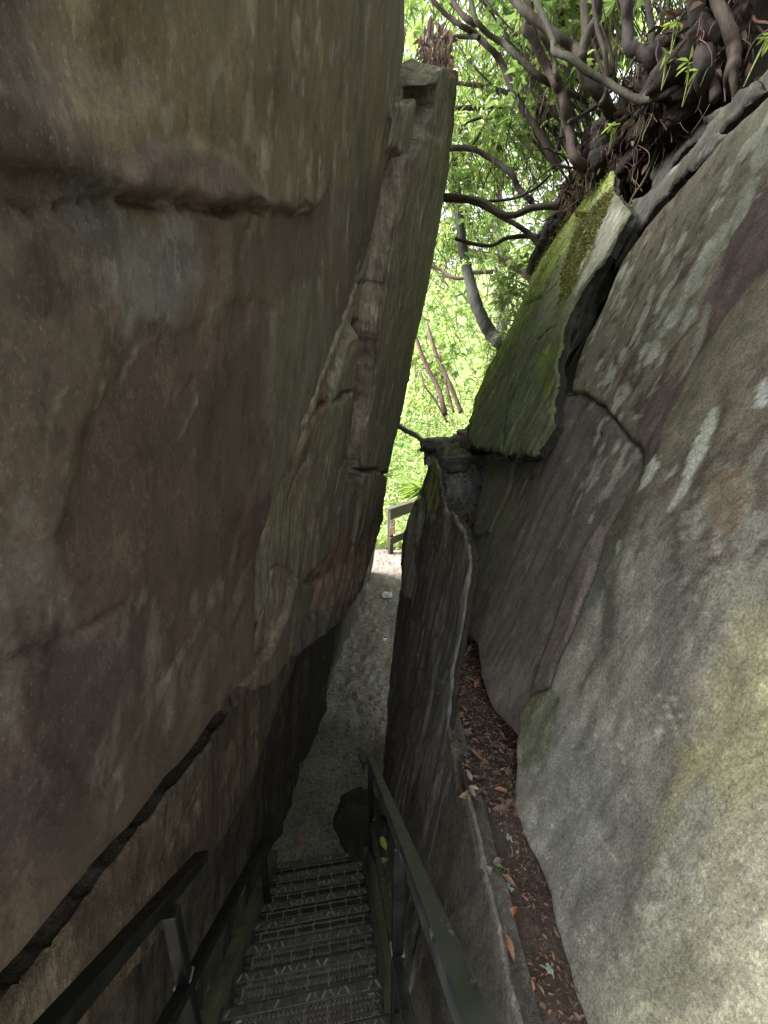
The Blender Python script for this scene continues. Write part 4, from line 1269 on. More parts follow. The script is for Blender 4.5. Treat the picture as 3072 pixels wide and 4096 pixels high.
def whorls(lv, ctr, size=0.11, per=(5, 9), tint=1.0, wratio=0.34, probs=(.30, .22, .19, .15, .10, .04)):
    n = len(ctr)
    cnt = RNG.integers(per[0], per[1], n)
    idx = np.repeat(np.arange(n), cnt)
    ax = rnd_dir(n) * 0.6 + np.array([0, -0.15, 0.85])
    ax /= np.linalg.norm(ax, axis=1, keepdims=True)
    m = len(idx)
    A = ax[idx]
    d = rnd_dir(m)
    d = d - A * (d * A).sum(1, keepdims=True)
    d /= (np.linalg.norm(d, axis=1, keepdims=True) + 1e-9)
    D = d + A * RNG.uniform(-0.5, 0.55, (m, 1))
    P = ctr[idx] + A * RNG.uniform(-0.03, 0.03, (m, 1))
    Ln = size * RNG.uniform(0.6, 1.45, n)[idx] * RNG.uniform(0.75, 1.2, m)
    gw = RNG.choice(len(GREENS), n, p=probs)
    C = GREENS[gw][idx] * RNG.uniform(0.85, 1.15, (m, 1)) * tint
    lv.add(P, D, A, Ln, Ln * wratio * RNG.uniform(.8, 1.2, m), C)
    return ax


def frustum_pts(n, px, py, yd):
    """random places in the wedge of air seen in that direction"""
    a = RNG.uniform(*px, n)
    b = RNG.uniform(*py, n)
    d = RNG.uniform(*yd, n)
    u = (a - 1536) / F
    v = (b - 2048) / F
    dy = cp - v * sp
    dz = -sp - v * cp
    t = d / dy
    return np.stack([u * t, d, CZ + dz * t], 1)


def clumped(P, keep=0.6, f=1.1, seed=0):
    n = fbm(P[:, 0] * f, P[:, 1] * f, P[:, 2] * f, 3, seed)
    return P[n > np.quantile(n, 1 - keep)]


def B(mb, pts, y0, y1, r0, r1, c=(0.043, 0.034, 0.027), seg=9, wob=0.05):
    """branch through photograph points, forward distance from y0 to y1, radius in photograph pixels"""
    n = len(pts)
    P, R = [], []
    if r0 > 20:
        r0, r1 = r0 * .85, r1 * .85
    for i, (a, b) in enumerate(pts):
        t = i / (n - 1)
        y = y0 + (y1 - y0) * t + random.uniform(-wob, wob)
        if i == 0 and r0 > 20:
            y += 0.22      # rooted inside the bank
        p = at(a, b, y)
        P.append(p)
        depth = y * cp - (p.z - CZ) * sp
        R.append((r0 + (r1 - r0) * t) / F * depth * random.uniform(.92, 1.08))
    col = tuple(k * random.uniform(.8, 1.15) for k in c)
    mb.tube(P, R, seg, col, 0.13, 5)
    return P


def twigs(mb, ctr, ax, ln=(0.2, 0.5), r=0.005, frac=0.5, col=(0.11, 0.09, 0.065)):
    for i in range(len(ctr)):
        if random.random() > frac:
            continue
        p = Vector(ctr[i])
        a = Vector(ax[i])
        L = random.uniform(*ln)
        d = (-a * 0.6 + Vector((random.uniform(-.6, .9), random.uniform(-.4, .4), -0.5))).normalized()
        q = p + d * L * .5 + Vector((random.uniform(-.05, .05), random.uniform(-.05, .05), random.uniform(-.04, .04)))
        mb.tube([p, q, p + d * L], [r * .6, r * .8, r], 4, tuple(k * random.uniform(.7, 1.3) for k in col), 0, 2, False)


# ------------------------------------------------------------------ rhododendrons whose stems cross the opening
UP = [
    ('multi stemmed rhododendron arching across the top of the opening', 'shrub', [
        ([(2222, 668), (2195, 608), (2152, 524), (2094, 441), (2054, 362), (2025, 297), (2000, 239), (1953, 188), (1906, 141), (1855, 108), (1800, 72), (1740, 10), (1680, -80)], 4.5, 4.9, 13, 8),
        ([(1917, 150), (1873, 146), (1823, 148), (1783, 161), (1735, 155)], 4.75, 4.9, 8, 7),
        ([(2206, 336), (2155, 307), (2105, 260), (2047, 206), (2015, 174), (1960, 141), (1910, 90), (1891, 36), (1880, -30), (1860, -140)], 4.3, 4.7, 11, 9),
        ([(1912, 95), (1873, 80), (1830, 36), (1812, 0), (1780, -80)], 4.6, 4.8, 10, 8),
    ], ((1600, 2250), (-260, 560), (5.0, 7.0)), 560),
    ('twisted pale brown rhododendron stem leaning up from the mossy slab', 'shrub', [
        ([(2452, 830), (2418, 766), (2368, 695), (2307, 645), (2287, 600), (2278, 513), (2260, 434), (2246, 369), (2224, 336), (2199, 289), (2166, 224), (2134, 155), (2101, 116), (2116, 72), (2122, -20), (2140, -150)], 4.0, 4.3, 19, 14),
        ([(2246, 347), (2224, 297), (2217, 253), (2203, 199), (2166, 137), (2130, 90), (2105, 20), (2090, -90)], 4.1, 4.3, 10, 9),
        ([(2262, 372), (2310, 385), (2350, 410)], 4.2, 4.4, 11, 10),
        ([(2275, 490), (2330, 460), (2390, 420), (2440, 400)], 4.1, 4.2, 8, 7),
    ], ((2050, 2450), (-260, 420), (4.4, 6.2)), 260),
    ('dark thick rhododendron stem slanting over the gap to the upper left', 'shrub', [
        ([(2450, 470), (2398, 373), (2340, 318), (2327, 232), (2348, 141), (2388, 71), (2393, -20), (2400, -200)], 3.7, 3.8, 25, 20),
        ([(2330, 235), (2297, 195), (2242, 152), (2181, 108), (2101, 47), (2047, -10), (1960, -110)], 3.75, 4.2, 17, 13),
        ([(2345, 150), (2343, 80), (2337, -20), (2320, -160)], 3.8, 4.0, 20, 18),
    ], ((2150, 2560), (-300, 260), (4.4, 6.0)), 260),
    ('long low rhododendron branch looping under the roots at top right', 'shrub', [
        ([(2925, 290), (2840, 308), (2761, 333), (2690, 362), (2630, 388), (2570, 403), (2499, 373), (2430, 330), (2358, 292), (2279, 231), (2217, 206), (2213, 163), (2181, 80), (2152, 18), (2120, -90)], 2.9, 4.0, 14, 11),
    ], ((2080, 2300), (-300, 60), (4.2, 5.2)), 60),
    ('bent knuckled rhododendron trunk standing on the root bank', 'shrub', [
        ([(2610, 470), (2600, 380), (2615, 300), (2600, 240), (2560, 210), (2516, 181), (2509, 91), (2506, 0), (2480, -180)], 3.35, 3.5, 30, 24),
        ([(2605, 215), (2606, 121), (2590, 0), (2570, -140)], 3.4, 3.7, 13, 10),
        ([(2400, 420), (2430, 350), (2420, 220), (2390, 120), (2370, -30)], 3.5, 3.6, 9, 8),
    ], ((2400, 2700), (-400, 40), (3.8, 5.2)), 150),
    ('thickest ridged pale trunk on the root bank', 'shrub', [
        ([(2835, 420), (2822, 300), (2815, 230), (2805, 121), (2785, 0), (2760, -200)], 2.9, 3.0, 42, 36),
        ([(2865, 400), (2850, 290), (2835, 160), (2815, 20), (2800, -150)], 2.9, 3.1, 22, 18),
    ], ((2650, 2950), (-500, -60), (3.2, 4.6)), 110),
    ('curved brown trunk nearest the top right corner', 'shrub', [
        ([(2935, 420), (2922, 310), (2937, 240), (2935, 180), (2912, 101), (2870, 10), (2830, -140)], 2.75, 2.85, 30, 24),
        ([(2900, 470), (2935, 400), (2935, 340), (2925, 270)], 2.72, 2.78, 4, 16),
    ], ((2750, 3072), (-500, -90), (3.0, 4.2)), 90),
    ('old grey rhododendron limb reaching level across the middle of the opening', 'shrub', [
        ([(2240, 822), (2132, 830), (2065, 857), (2005, 857), (1934, 806), (1870, 792), (1790, 784), (1720, 780)], 4.7, 5.3, 14, 9),
        ([(2160, 985), (2120, 940), (2075, 905), (2005, 867), (1900, 812), (1790, 800), (1700, 795)], 4.9, 5.3, 10, 7),
        ([(2156, 946), (2100, 945), (2025, 953), (1964, 983), (1884, 973), (1820, 955)], 5.0, 5.3, 9, 6),
        ([(2126, 806), (2075, 756), (2045, 696), (1964, 635), (1884, 595), (1808, 593), (1720, 600)], 4.9, 5.4, 11, 9),
        ([(2206, 695), (2136, 756), (2045, 796), (1904, 806)], 4.8, 5.1, 6, 5),
    ], ((1640, 2250), (480, 1060), (5.3, 7.4)), 420),
    ('forked slender rhododendron branches beyond the arching stems', 'shrub', [
        ([(2280, 560), (2200, 480), (2085, 433), (2025, 418), (1934, 428), (1833, 435), (1760, 440)], 5.2, 5.8, 9, 8),
        ([(2280, 570), (2180, 450), (2050, 380), (1960, 350), (1860, 335), (1780, 330)], 5.3, 5.9, 9, 7),
        ([(2010, 425), (1960, 450), (1940, 500), (1915, 540), (1880, 600)], 5.4, 5.6, 6, 5),
        ([(1930, 470), (1870, 490), (1840, 530), (1825, 560)], 5.5, 5.6, 5, 4),
        ([(2350, 590), (2300, 480), (2260, 330), (2230, 200), (2200, 60), (2190, -60)], 5.0, 5.4, 9, 7),
        ([(2390, 600), (2350, 470), (2340, 340), (2320, 240)], 4.6, 4.9, 12, 9),
        ([(2330, 600), (2250, 510), (2150, 400), (2080, 330)], 5.2, 5.5, 7, 5),
        ([(2290, 640), (2240, 560), (2150, 470), (2060, 420)], 5.1, 5.5, 7, 5),
    ], ((1700, 2400), (150, 760), (5.6, 7.8)), 520),
]
SHADE_CROWN = {'multi stemmed rhododendron arching across the top of the opening': ((-3.6, 0.3), (0.6, 6.0), (9.2, 12.0), 2000), 'thickest ridged pale trunk on the root bank': ((0.2, 4.0), (0.6, 4.0), (8.2, 10.5), 420), 'curved brown trunk nearest the top right corner': ((0.8, 4.5), (-0.5, 3.0), (7.6, 10.0), 1100), 'bent knuckled rhododendron trunk standing on the root bank': ((-0.6, 3.0), (2.5, 5.0), (8.6, 11), 380)}  # unseen overhead foliage, added to shade the walls and root bank
for lab, cat, brs, (fx, fy, fd_), nw in UP:
    root = at(*brs[0][0][0], brs[0][1])
    sh = empty('rhododendron', root)
    tag(sh, lab, cat, 'rhododendrons around the opening')
    for pts, y0, y1, r0, r1 in brs:
        mb = MB()
        B(mb, pts, y0, y1, r0, r1)
        ob = mb.build('branch', M_BARK, sh, smooth=True)
        ob.location = -root
    ctr = clumped(frustum_pts(int(nw / 0.6), fx, fy, fd_), 0.6, 1.3, nw)
    if lab in SHADE_CROWN:
        cx, cy, czz, cn = SHADE_CROWN[lab]
        ctr = np.concatenate([ctr, np.stack([RNG.uniform(*cx, cn), RNG.uniform(*cy, cn), RNG.uniform(*czz, cn)], 1)])
    lv = Leaves()
    ax = whorls(lv, ctr, 0.105)
    ob = lv.build('foliage', M_LEAF, sh)
    ob.location = -root
    mb = MB()
    twigs(mb, ctr, ax, (0.25, 0.7), 0.006, 0.55)
    ob = mb.build('twigs', M_BARK, sh)
    ob['kind'] = 'stuff'
    ob.location = -root

for k in range(5):
    p0 = (2240 + 60 * k, 640 - 70 * k)
    root = at(*p0, 4.9 - 0.25 * k)
    sh = empty('rhododendron', root)
    tag(sh, ['spray of thin stems rising above the top of the mossy slab', 'thin tangled stems leaning left above the left end of the root bank', 'thin dark stems crossing behind the slanting thick stem', 'wiry stems rising behind the bent knuckled trunk', 'fine upright stems behind the looping branch'][k], 'shrub', 'rhododendrons around the opening')
    for j in range(7):
        a0 = (p0[0] + random.uniform(-50, 60), p0[1] + random.uniform(-60, 60))
        dx = -random.uniform(60, 460) if k < 3 else random.uniform(-220, 60)
        top = random.uniform(-160, 150)
        bend = random.uniform(-50, 70)
        pts = [(a0[0] + dx * t + bend * math.sin(3 * t) + random.uniform(-12, 12), a0[1] + (top - a0[1]) * t ** 1.1) for t in (0, .2, .4, .6, .8, 1)]
        y0 = root.y + random.uniform(-.1, .3)
        mb = MB()
        B(mb, pts, y0, y0 + random.uniform(.1, .8), random.uniform(4, 8), random.uniform(2.5, 4.5), seg=6)
        ob = mb.build('branch', M_BARK, sh, smooth=True)
        ob.location = -root
    ctr = frustum_pts(45, (p0[0] - 330, p0[0] + 40), (-180, p0[1] - 60), (root.y + .2, root.y + 1.2))
    lv = Leaves()
    ax = whorls(lv, ctr, 0.10)
    ob = lv.build('foliage', M_LEAF, sh)
    ob.location = -root
    mb = MB()
    twigs(mb, ctr, ax, (0.25, 0.7), 0.005, 0.7)
    ob = mb.build('twigs', M_BARK, sh)
    ob['kind'] = 'stuff'
    ob.location = -root

# ------------------------------------------------------------------ trees and stems seen through the gap
TR = [
    ('leaning_tree', 'grey leaning tree trunk rooted behind the mossy slab', 'tree', [
        ([(2030, 1440), (2009, 1385), (1965, 1335), (1929, 1275), (1893, 1181), (1871, 1087), (1852, 1000), (1840, 900), (1825, 780), (1815, 640)], 6.0, 6.6, 32, 20)],
        (0.060, 0.050, 0.040), ((1650, 2000), (560, 960), (6.2, 8.0)), 240),
    ('fallen_tree', 'reddish bare trunk leaning across behind the grey tree', 'tree', [
        ([(2180, 1170), (2120, 1105), (2088, 1080), (2023, 1045), (1951, 1025), (1879, 1010), (1800, 985)], 7.0, 7.8, 26, 15),
        ([(1973, 1087), (1880, 1092), (1850, 1112), (1806, 1108), (1763, 1080), (1700, 1050)], 7.2, 7.6, 8, 6)],
        (0.15, 0.11, 0.085), ((1700, 2100), (900, 1060), (7.6, 9.5)), 90),
    ('pale_tree', 'straight pale tree trunk far behind the opening', 'tree', [
        ([(2015, 1500), (2003, 1250), (1998, 1100), (1990, 900), (1985, 600)], 10.5, 10.7, 30, 24)],
        (0.26, 0.26, 0.23), ((1800, 2200), (300, 900), (9.5, 12.0)), 220),
    ('rhododendron', 'brown stem rising from the littered outcrop at the gap', 'shrub', [
        ([(1780, 1660), (1770, 1610), (1748, 1542), (1705, 1463), (1672, 1376), (1640, 1290)], 6.0, 6.6, 11, 7),
        ([(1790, 1690), (1740, 1600), (1700, 1545), (1680, 1480)], 6.1, 6.5, 4, 3)],
        (0.13, 0.09, 0.068), ((1620, 1800), (1380, 1640), (6.6, 8.0)), 110),
    ('rhododendron', 'thin straight stem leaning left in the gap below the grey tree', 'shrub', [
        ([(1845, 1650), (1820, 1585), (1799, 1535), (1748, 1427), (1720, 1340), (1705, 1290)], 6.4, 6.9, 9, 6),
        ([(1815, 1650), (1790, 1560), (1765, 1440), (1750, 1400)], 6.5, 6.9, 5, 4)],
        (0.14, 0.105, 0.08), ((1680, 2000), (1150, 1560), (6.9, 8.6)), 200),
    ('low_branch', 'low bare branch crossing the foot of the opening', 'branch', [
        ([(1720, 1800), (1690, 1765), (1660, 1740), (1625, 1723), (1590, 1702), (1550, 1690)], 5.6, 6.2, 9, 11)],
        (0.15, 0.115, 0.09), None, 0),
    ('rhododendron', 'glossy dark leaved bush at the upper edge of the mossy slab', 'shrub', [
        ([(2140, 1230), (2080, 1180), (2040, 1150), (1990, 1120)], 5.6, 6.0, 6, 4),
        ([(2120, 1150), (2080, 1130), (2030, 1110)], 5.6, 5.9, 5, 3)],
        (0.12, 0.09, 0.07), ((1980, 2150), (1040, 1340), (5.5, 6.3)), 70),
]
for nm, lab, cat, brs, bc, fr, nw in TR:
    root = at(*brs[0][0][0], brs[0][1])
    sh = empty(nm, root)
    tag(sh, lab, cat, 'rhododendrons around the opening' if nm == 'rhododendron' else None)
    for pts, y0, y1, r0, r1 in brs:
        mb = MB()
        B(mb, pts, y0, y1, r0, r1, bc, 10)
        ob = mb.build('trunk' if r0 > 20 else 'branch', M_BARK, sh, smooth=True)
        ob.location = -root
    if fr:
        ctr = clumped(frustum_pts(int(nw / 0.6), *fr), 0.6, 1.3, nw)
        lv = Leaves()
        ax = whorls(lv, ctr, 0.11, tint=0.6 if 'glossy' in lab else 1.0)
        ob = lv.build('foliage', M_LEAF, sh)
        ob.location = -root
        mb = MB()
        twigs(mb, ctr, ax, (0.25, 0.7), 0.006, 0.6)
        ob = mb.build('twigs', M_BARK, sh)
        ob['kind'] = 'stuff'
        ob.location = -root

# ------------------------------------------------------------------ the wood beyond: one mass of leaves, and the leafy bank
n = 16000
P = np.stack([RNG.uniform(-3.0, 9.5, n), RNG.uniform(8.2, 16.0, n), RNG.uniform(0.5, 17, n)], 1)
gz = ground_z(P[:, 0], P[:, 1])
P = P[(P[:, 2] > gz + 1.3) & (P[:, 2] < gz + 15)]
P = clumped(P, 0.36, 0.8, 5)
lv = Leaves()
ax = whorls(lv, P, 0.14, per=(5, 8), wratio=0.42)
o = lv.build('woodland_foliage', M_LEAF)
tag(o, 'bright green mass of leaves beyond the opening', 'foliage', kind='stuff')
mb = MB()
for i in range(900):
    p = Vector(P[RNG.integers(len(P))])
    d = Vector((random.uniform(-1, 1), random.uniform(-.6, .6), random.uniform(-.9, 1.2)))
    mb.tube([p - d * .6, p + Vector((random.uniform(-.1, .1),) * 3), p + d * .7], [0.014, 0.010, 0.005], 4, (0.13, 0.11, 0.08), 0, 2, False)
o = mb.build('woodland_twigs', M_BARK)
tag(o, 'thin twigs tangled through the leaves beyond the opening', 'twigs', kind='stuff')

n = 30000
X = RNG.uniform(-4, 7, n)
Y = 8.75 + (RNG.random(n) ** 1.4) * 11
Z = ground_z(X, Y) + RNG.uniform(0.02, 0.42, n)
lv = Leaves()
D = rnd_dir(n) * np.array([1, 1, 0.45]) + np.array([0, -0.35, 0.1])
lv.add(np.stack([X, Y, Z], 1), D, np.tile([0, -0.35, 1.0], (n, 1)) + rnd_dir(n) * .35, RNG.uniform(0.08, 0.19, n), RNG.uniform(0.035, 0.085, n),
       np.array([(0.46, 0.54, 0.27), (0.40, 0.50, 0.22), (0.52, 0.55, 0.32), (0.30, 0.42, 0.17)])[RNG.integers(0, 4, n)] * RNG.uniform(.75, 1.2, (n, 1)))
o = lv.build('undergrowth', M_LEAF)
tag(o, 'pale green ground plants covering the bank behind the fence', 'undergrowth', kind='stuff')

# grass tuft by the standing slab
mb = Leaves()
o = rock_lump('mossy_rock', (1.16, 7.9, 0.95), (0.40, 0.55, 1.12), (0.13, 0.14, 0.07), 97, 0.3, M_SLAB, 0.2, (40, 30), 0.05, 0.1)
tag(o, 'mossy rock behind the pointed slab, right of the fence', 'rock')
g0 = at(1698, 1965, 7.6)
n = 260
a = RNG.uniform(0, 2 * np.pi, n)
Dg = np.stack([np.cos(a) * .5 - .35, np.sin(a) * .4 - .2, RNG.uniform(.2, 1.2, n)], 1)
mb.add(np.array(g0)[None, :] + RNG.normal(size=(n, 3)) * np.array([.06, .07, .02]), Dg, np.tile([0, -.2, 1.0], (n, 1)), RNG.uniform(.2, .5, n), np.full(n, .010),
       np.array([(0.36, 0.46, 0.18)]) * RNG.uniform(.7, 1.2, (n, 1)), 0.2, 0.7)
o = mb.build('grass_tuft', M_LEAF)
tag(o, 'drooping green grass tuft beside the pointed slab top', 'grass')

# ================================================================== ROOT BANK AT THE TOP RIGHT
path_pts = [at(2120, 1100, 5.1), at(2210, 930, 4.95), at(2310, 780, 4.7), at(2430, 690, 4.3), at(2520, 590, 4.0), at(2640, 500, 3.75), at(2760, 390, 3.45), at(2900, 260, 3.15), at(3120, 110, 2.9)]
rad = [0.06, 0.13, 0.17, 0.26, 0.38, 0.42, 0.42, 0.40, 0.38]
nu, sub = 96, 44
Q, R = [], []
for i in range(len(path_pts) - 1):
    for k in range(sub):
        t = k / sub
        Q.append(path_pts[i].lerp(path_pts[i + 1], t)); R.append(rad[i] * (1 - t) + rad[i + 1] * t)
Q = np.array([tuple(q) for q in Q]); R = np.array(R)
T = np.gradient(Q, axis=0); T /= np.linalg.norm(T, axis=1, keepdims=True)
Aa = np.cross(T, [0, 0, 1.0]); Aa /= np.linalg.norm(Aa, axis=1, keepdims=True)
Bb = np.cross(Aa, T)
th = np.linspace(0, 2 * np.pi, nu, endpoint=False)
ring = Q[:, None, :] + R[:, None, None] * (Aa[:, None, :] * np.cos(th)[None, :, None] * 0.9 + Bb[:, None, :] * np.sin(th)[None, :, None])
f3 = ring.reshape(-1, 3)
nn = fbm(f3[:, 0] * 3.2, f3[:, 1] * 3.2, f3[:, 2] * 3.2, 5, 91, 0.62)
ctr = np.repeat(Q, nu, 0)
dirs = f3 - ctr
nn2 = fbm(f3[:, 0] * 13, f3[:, 1] * 13, f3[:, 2] * 13, 4, 93, 0.6)
f3 = ctr + dirs * (1 + 0.45 * nn + 0.16 * nn2)[:, None]
I = np.arange(len(f3)).reshape(len(Q), nu)
q = np.stack([I[:-1], np.roll(I, -1, 1)[:-1], np.roll(I, -1, 1)[1:], I[1:]], -1).reshape(-1, 4)
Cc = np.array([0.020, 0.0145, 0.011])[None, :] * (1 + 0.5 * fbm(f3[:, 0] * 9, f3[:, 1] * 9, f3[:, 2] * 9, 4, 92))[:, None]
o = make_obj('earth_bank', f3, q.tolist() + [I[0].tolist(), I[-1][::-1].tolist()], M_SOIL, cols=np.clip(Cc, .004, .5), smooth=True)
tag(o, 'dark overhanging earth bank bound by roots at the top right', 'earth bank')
BANK = o
BV = f3
# roots and fibres hanging from it
mb = MB()
vis = BV[(BV[:, 1] < 4.7)]
for i in range(900):
    p = Vector(vis[RNG.integers(len(vis))])
    L = random.uniform(0.06, 0.30)
    pts = [p]
    d = Vector((random.uniform(-.5, .3), random.uniform(-.8, .1), random.uniform(-1.2, .2)))
    for k in range(4):
        d = (d + Vector((random.uniform(-.5, .5), random.uniform(-.5, .5), -0.4))).normalized()
        pts.append(pts[-1] + d * L / 4)
    r = random.choice((0.002, 0.0025, 0.0035, 0.005))
    mb.tube(pts, [r, r, r * .8, r * .6, r * .4], 4, tuple(k * random.uniform(.5, 1.3) for k in (0.12, 0.085, 0.062)), 0, 2, False)
for i in range(46):   # thicker roots lying along the bank
    p = Vector(vis[RNG.integers(len(vis))])
    pts = [p]
    d = Vector((random.uniform(-.6, .6), random.uniform(-.9, .0), random.uniform(-.6, .3)))
    for k in range(6):
        d = (d + Vector((random.uniform(-.5, .5), random.uniform(-.5, .5), random.uniform(-.5, .35)))).normalized()
        pts.append(pts[-1] + d * 0.10)
    r = random.uniform(0.006, 0.012)
    mb.tube(pts, [r] * 3 + [r * .7] * 4, 5, tuple(k * random.uniform(.5, 1.1) for k in (0.075, 0.055, 0.042)), 0.1, 3)
mb.build('roots', M_BARK, BANK, smooth=True)


def dead_leaves(lv, P, size, cols, up=None, flat=0.5):
    n = len(P)
    D = rnd_dir(n) * np.array([1, 1, flat])
    U = (np.tile([0, 0, 1.0], (n, 1)) if up is None else up) + rnd_dir(n) * 0.5
    Ln = RNG.uniform(size[0], size[1], n)
    lv.add(P, D, U, Ln, Ln * RNG.uniform(.28, .5, n), cols[RNG.integers(0, len(cols), n)] * RNG.uniform(.6, 1.25, (n, 1)), RNG.uniform(-.1, .5), 0.25)


BROWN = np.array([(0.20, 0.125, 0.095), (0.15, 0.095, 0.075), (0.27, 0.185, 0.135), (0.10, 0.068, 0.055), (0.23, 0.12, 0.08)])
lv = Leaves()
dead_leaves(lv, vis[RNG.integers(0, len(vis), 1300)] + RNG.normal(size=(1300, 3)) * 0.035, (0.04, 0.12), BROWN * .55, None, 1.0)
lv.build('dead_leaves', M_DEAD, BANK)

# seedlings on the bank
for k, (px, py, yd, lab) in enumerate([
    (2655, 290, 3.05, 'pair of bright green seedling sprigs in front of the bent trunk'),
    (2740, 350, 2.75, 'green leaf sprig hanging below the looping branch'),
    (2690, 150, 3.0, 'small green sprig left of the thickest trunk'),
    (2990, 260, 2.5, 'thin stalk with pale green leaves at the right edge of the bank'),
    (2440, 560, 3.7, 'small green seedling on the left end of the root bank'),
    (2530, 880, 3.5, 'tiny seedlings below the root bank above the rock face'),
]):
    p = at(px, py, yd)
    sd = empty('seedling', p)
    tag(sd, lab, 'seedling', 'green seedlings on the root bank')
    mb = MB()
    tips = []
    for j in range(3):
        q = Vector((random.uniform(-.06, .06), random.uniform(-.05, .03), random.uniform(.05, .11)))
        mb.tube([Vector((0, 0, -.09)), q * .5 + Vector((.01, 0, 0)), q], [.0028, .0022, .0016], 5, (0.22, 0.26, 0.10), 0, 3)
        tips.append(q)
    mb.build('stem', M_BARK, sd)
    lv = Leaves()
    for q in tips:
        m = random.randint(2, 4)
        D = rnd_dir(m) * np.array([1, .7, .6])
        lv.add(np.tile(np.array(q), (m, 1)), D, np.tile([0, -.6, 1.0], (m, 1)), RNG.uniform(.045, .075, m), RNG.uniform(.018, .028, m), np.array([(0.26, 0.34, 0.10)]) * RNG.uniform(.8, 1.2, (m, 1)))
    lv.build('leaves', M_LEAF, sd)

# moss tufts on the mossy slab
nrmR3 = np.array([-1.0, 0, 0.45]); nrmR3 /= np.linalg.norm(nrmR3)
mp = R3.poly([(2330, 880), (2400, 820), (2450, 780), (2430, 850), (2360, 1010), (2290, 1180), (2240, 1270), (2250, 1120)])
yy = RNG.uniform(mp[:, 0].min(), mp[:, 0].max(), 30000); zz = RNG.uniform(mp[:, 1].min(), mp[:, 1].max(), 30000)
kk = (sdf(yy, zz, mp) + .05 * fbm(yy * 5, zz * 5, 0, 4, 3)) > 0
yy, zz = yy[kk][:6000], zz[kk][:6000]
n = len(yy)
lv = Leaves()
Pm = np.stack([R3.x(yy, zz), yy, zz + CZ], 1) + nrmR3[None, :] * RNG.uniform(-.01, .03, (n, 1))
lv.add(Pm, rnd_dir(n) + nrmR3[None, :] * .8 + np.array([0, 0, -.5]), rnd_dir(n), RNG.uniform(.012, .035, n), RNG.uniform(.004, .009, n), np.array([(0.15, 0.17, 0.03), (0.10, 0.11, 0.025), (0.20, 0.22, 0.05), (0.12, 0.085, 0.04)])[RNG.integers(0, 4, n)] * RNG.uniform(.7, 1.2, (n, 1)))
mp2 = R3.poly([(1890, 1740), (1915, 1560), (2000, 1350), (2090, 1150), (2180, 960), (2330, 720), (2440, 650), (2440, 740), (2330, 860), (2260, 1000), (2190, 1160), (2110, 1330), (2020, 1480), (1950, 1600)])
yy = RNG.uniform(mp2[:, 0].min(), mp2[:, 0].max(), 60000); zz = RNG.uniform(mp2[:, 1].min(), mp2[:, 1].max(), 60000)
kk = (sdf(yy, zz, mp2) > 0) & (fbm(yy * 9, zz * 2.2, 0, 4, 13) > -.02)
yy, zz = yy[kk][:9000], zz[kk][:9000]
n = len(yy)
Pm = np.stack([R3.x(yy, zz), yy, zz + CZ], 1) + nrmR3[None, :] * RNG.uniform(-.015, .022, (n, 1))
lv.add(Pm, rnd_dir(n) + nrmR3[None, :] * .8 + np.array([0, 0, -.4]), rnd_dir(n), RNG.uniform(.008, .024, n), RNG.uniform(.004, .008, n), np.array([(0.17, 0.22, 0.035), (0.13, 0.17, 0.03), (0.22, 0.26, 0.05)])[RNG.integers(0, 3, n)] * RNG.uniform(.7, 1.2, (n, 1)))
ms = lv.build('moss', M_DEAD, MOSS)

# root and litter clump hanging in the top of the left beds
RC = empty('root_clump', at(1715, 300, 4.2))
tag(RC, 'hanging clump of roots and dead leaves at the top of the left rock', 'roots')
mb = MB()
for i in range(170):
    p = at(random.uniform(1680, 1790), random.uniform(90, 330), random.uniform(3.6, 4.6)) - RC.location
    pts = [p]
    d = Vector((random.uniform(-.3, .4), random.uniform(-.4, .2), -1))
    for k in range(4):
        d = (d + Vector((random.uniform(-.4, .4), random.uniform(-.4, .4), -0.3))).normalized()
        pts.append(pts[-1] + d * random.uniform(.03, .07))
    r = random.choice((.0025, .003, .005))
    mb.tube(pts, [r, r, r, r * .7, r * .5], 4, tuple(k * random.uniform(.5, 1.3) for k in (0.12, 0.085, 0.062)), 0, 2, False)
mb.build('root_fibres', M_BARK, RC)
lv = Leaves()
Pd = frustum_pts(160, (1690, 1800), (140, 320), (3.7, 4.6)) - np.array(RC.location)
dead_leaves(lv, Pd, (.05, .12), BROWN * .8, None, 1.0)
lv.build('dead_leaves', M_DEAD, RC)

# ================================================================== LITTER
def scatter_ledge(n, y0, y1, x0, x1):
    X = RNG.uniform(x0, x1, n); Y = RNG.uniform(y0, y1, n)
    Z = ledge_z(X, Y)
    ok = X > np.array([PW.x(a, b - CZ) for a, b in zip(Y, Z)]) + 0.03
    return np.stack([X, Y, Z + 0.006], 1)[ok]


lv = Leaves()
P = scatter_ledge(7000, 0.2, 2.7, 0.34, 1.0)
d = fbm(P[:, 0] * 6, P[:, 1] * 4, 0, 3, 55) + np.clip((P[:, 0] - 0.44) * 5, -1.2, .8) + 0.5 * (P[:, 1] > 1.3)
P = P[d > -0.1]
dead_leaves(lv, P, (.008, .026), BROWN * 1.15, None, 0.35)
P2 = scatter_ledge(900, 0.2, 2.9, 0.36, 0.95)
d = fbm(P2[:, 0] * 6, P2[:, 1] * 4, 0, 3, 55) + 0.7 * (P2[:, 1] > 1.3)
P2 = P2[d > 0.1] + np.array([0, 0, .006])
dead_leaves(lv, P2, (.03, .075), BROWN, None, 0.35)
P3 = scatter_ledge(2600, 2.3, 5.2, 0.4, 1.3)
P3 = P3[fbm(P3[:, 0] * 5, P3[:, 1] * 4, 0, 3, 57) > -.15]
dead_leaves(lv, P3, (.02, .07), BROWN, None, 0.4)
o = lv.build('leaf_litter', M_DEAD)
tag(o, 'brown leaf litter and needles scattered along the ledge', 'leaf litter', kind='stuff')

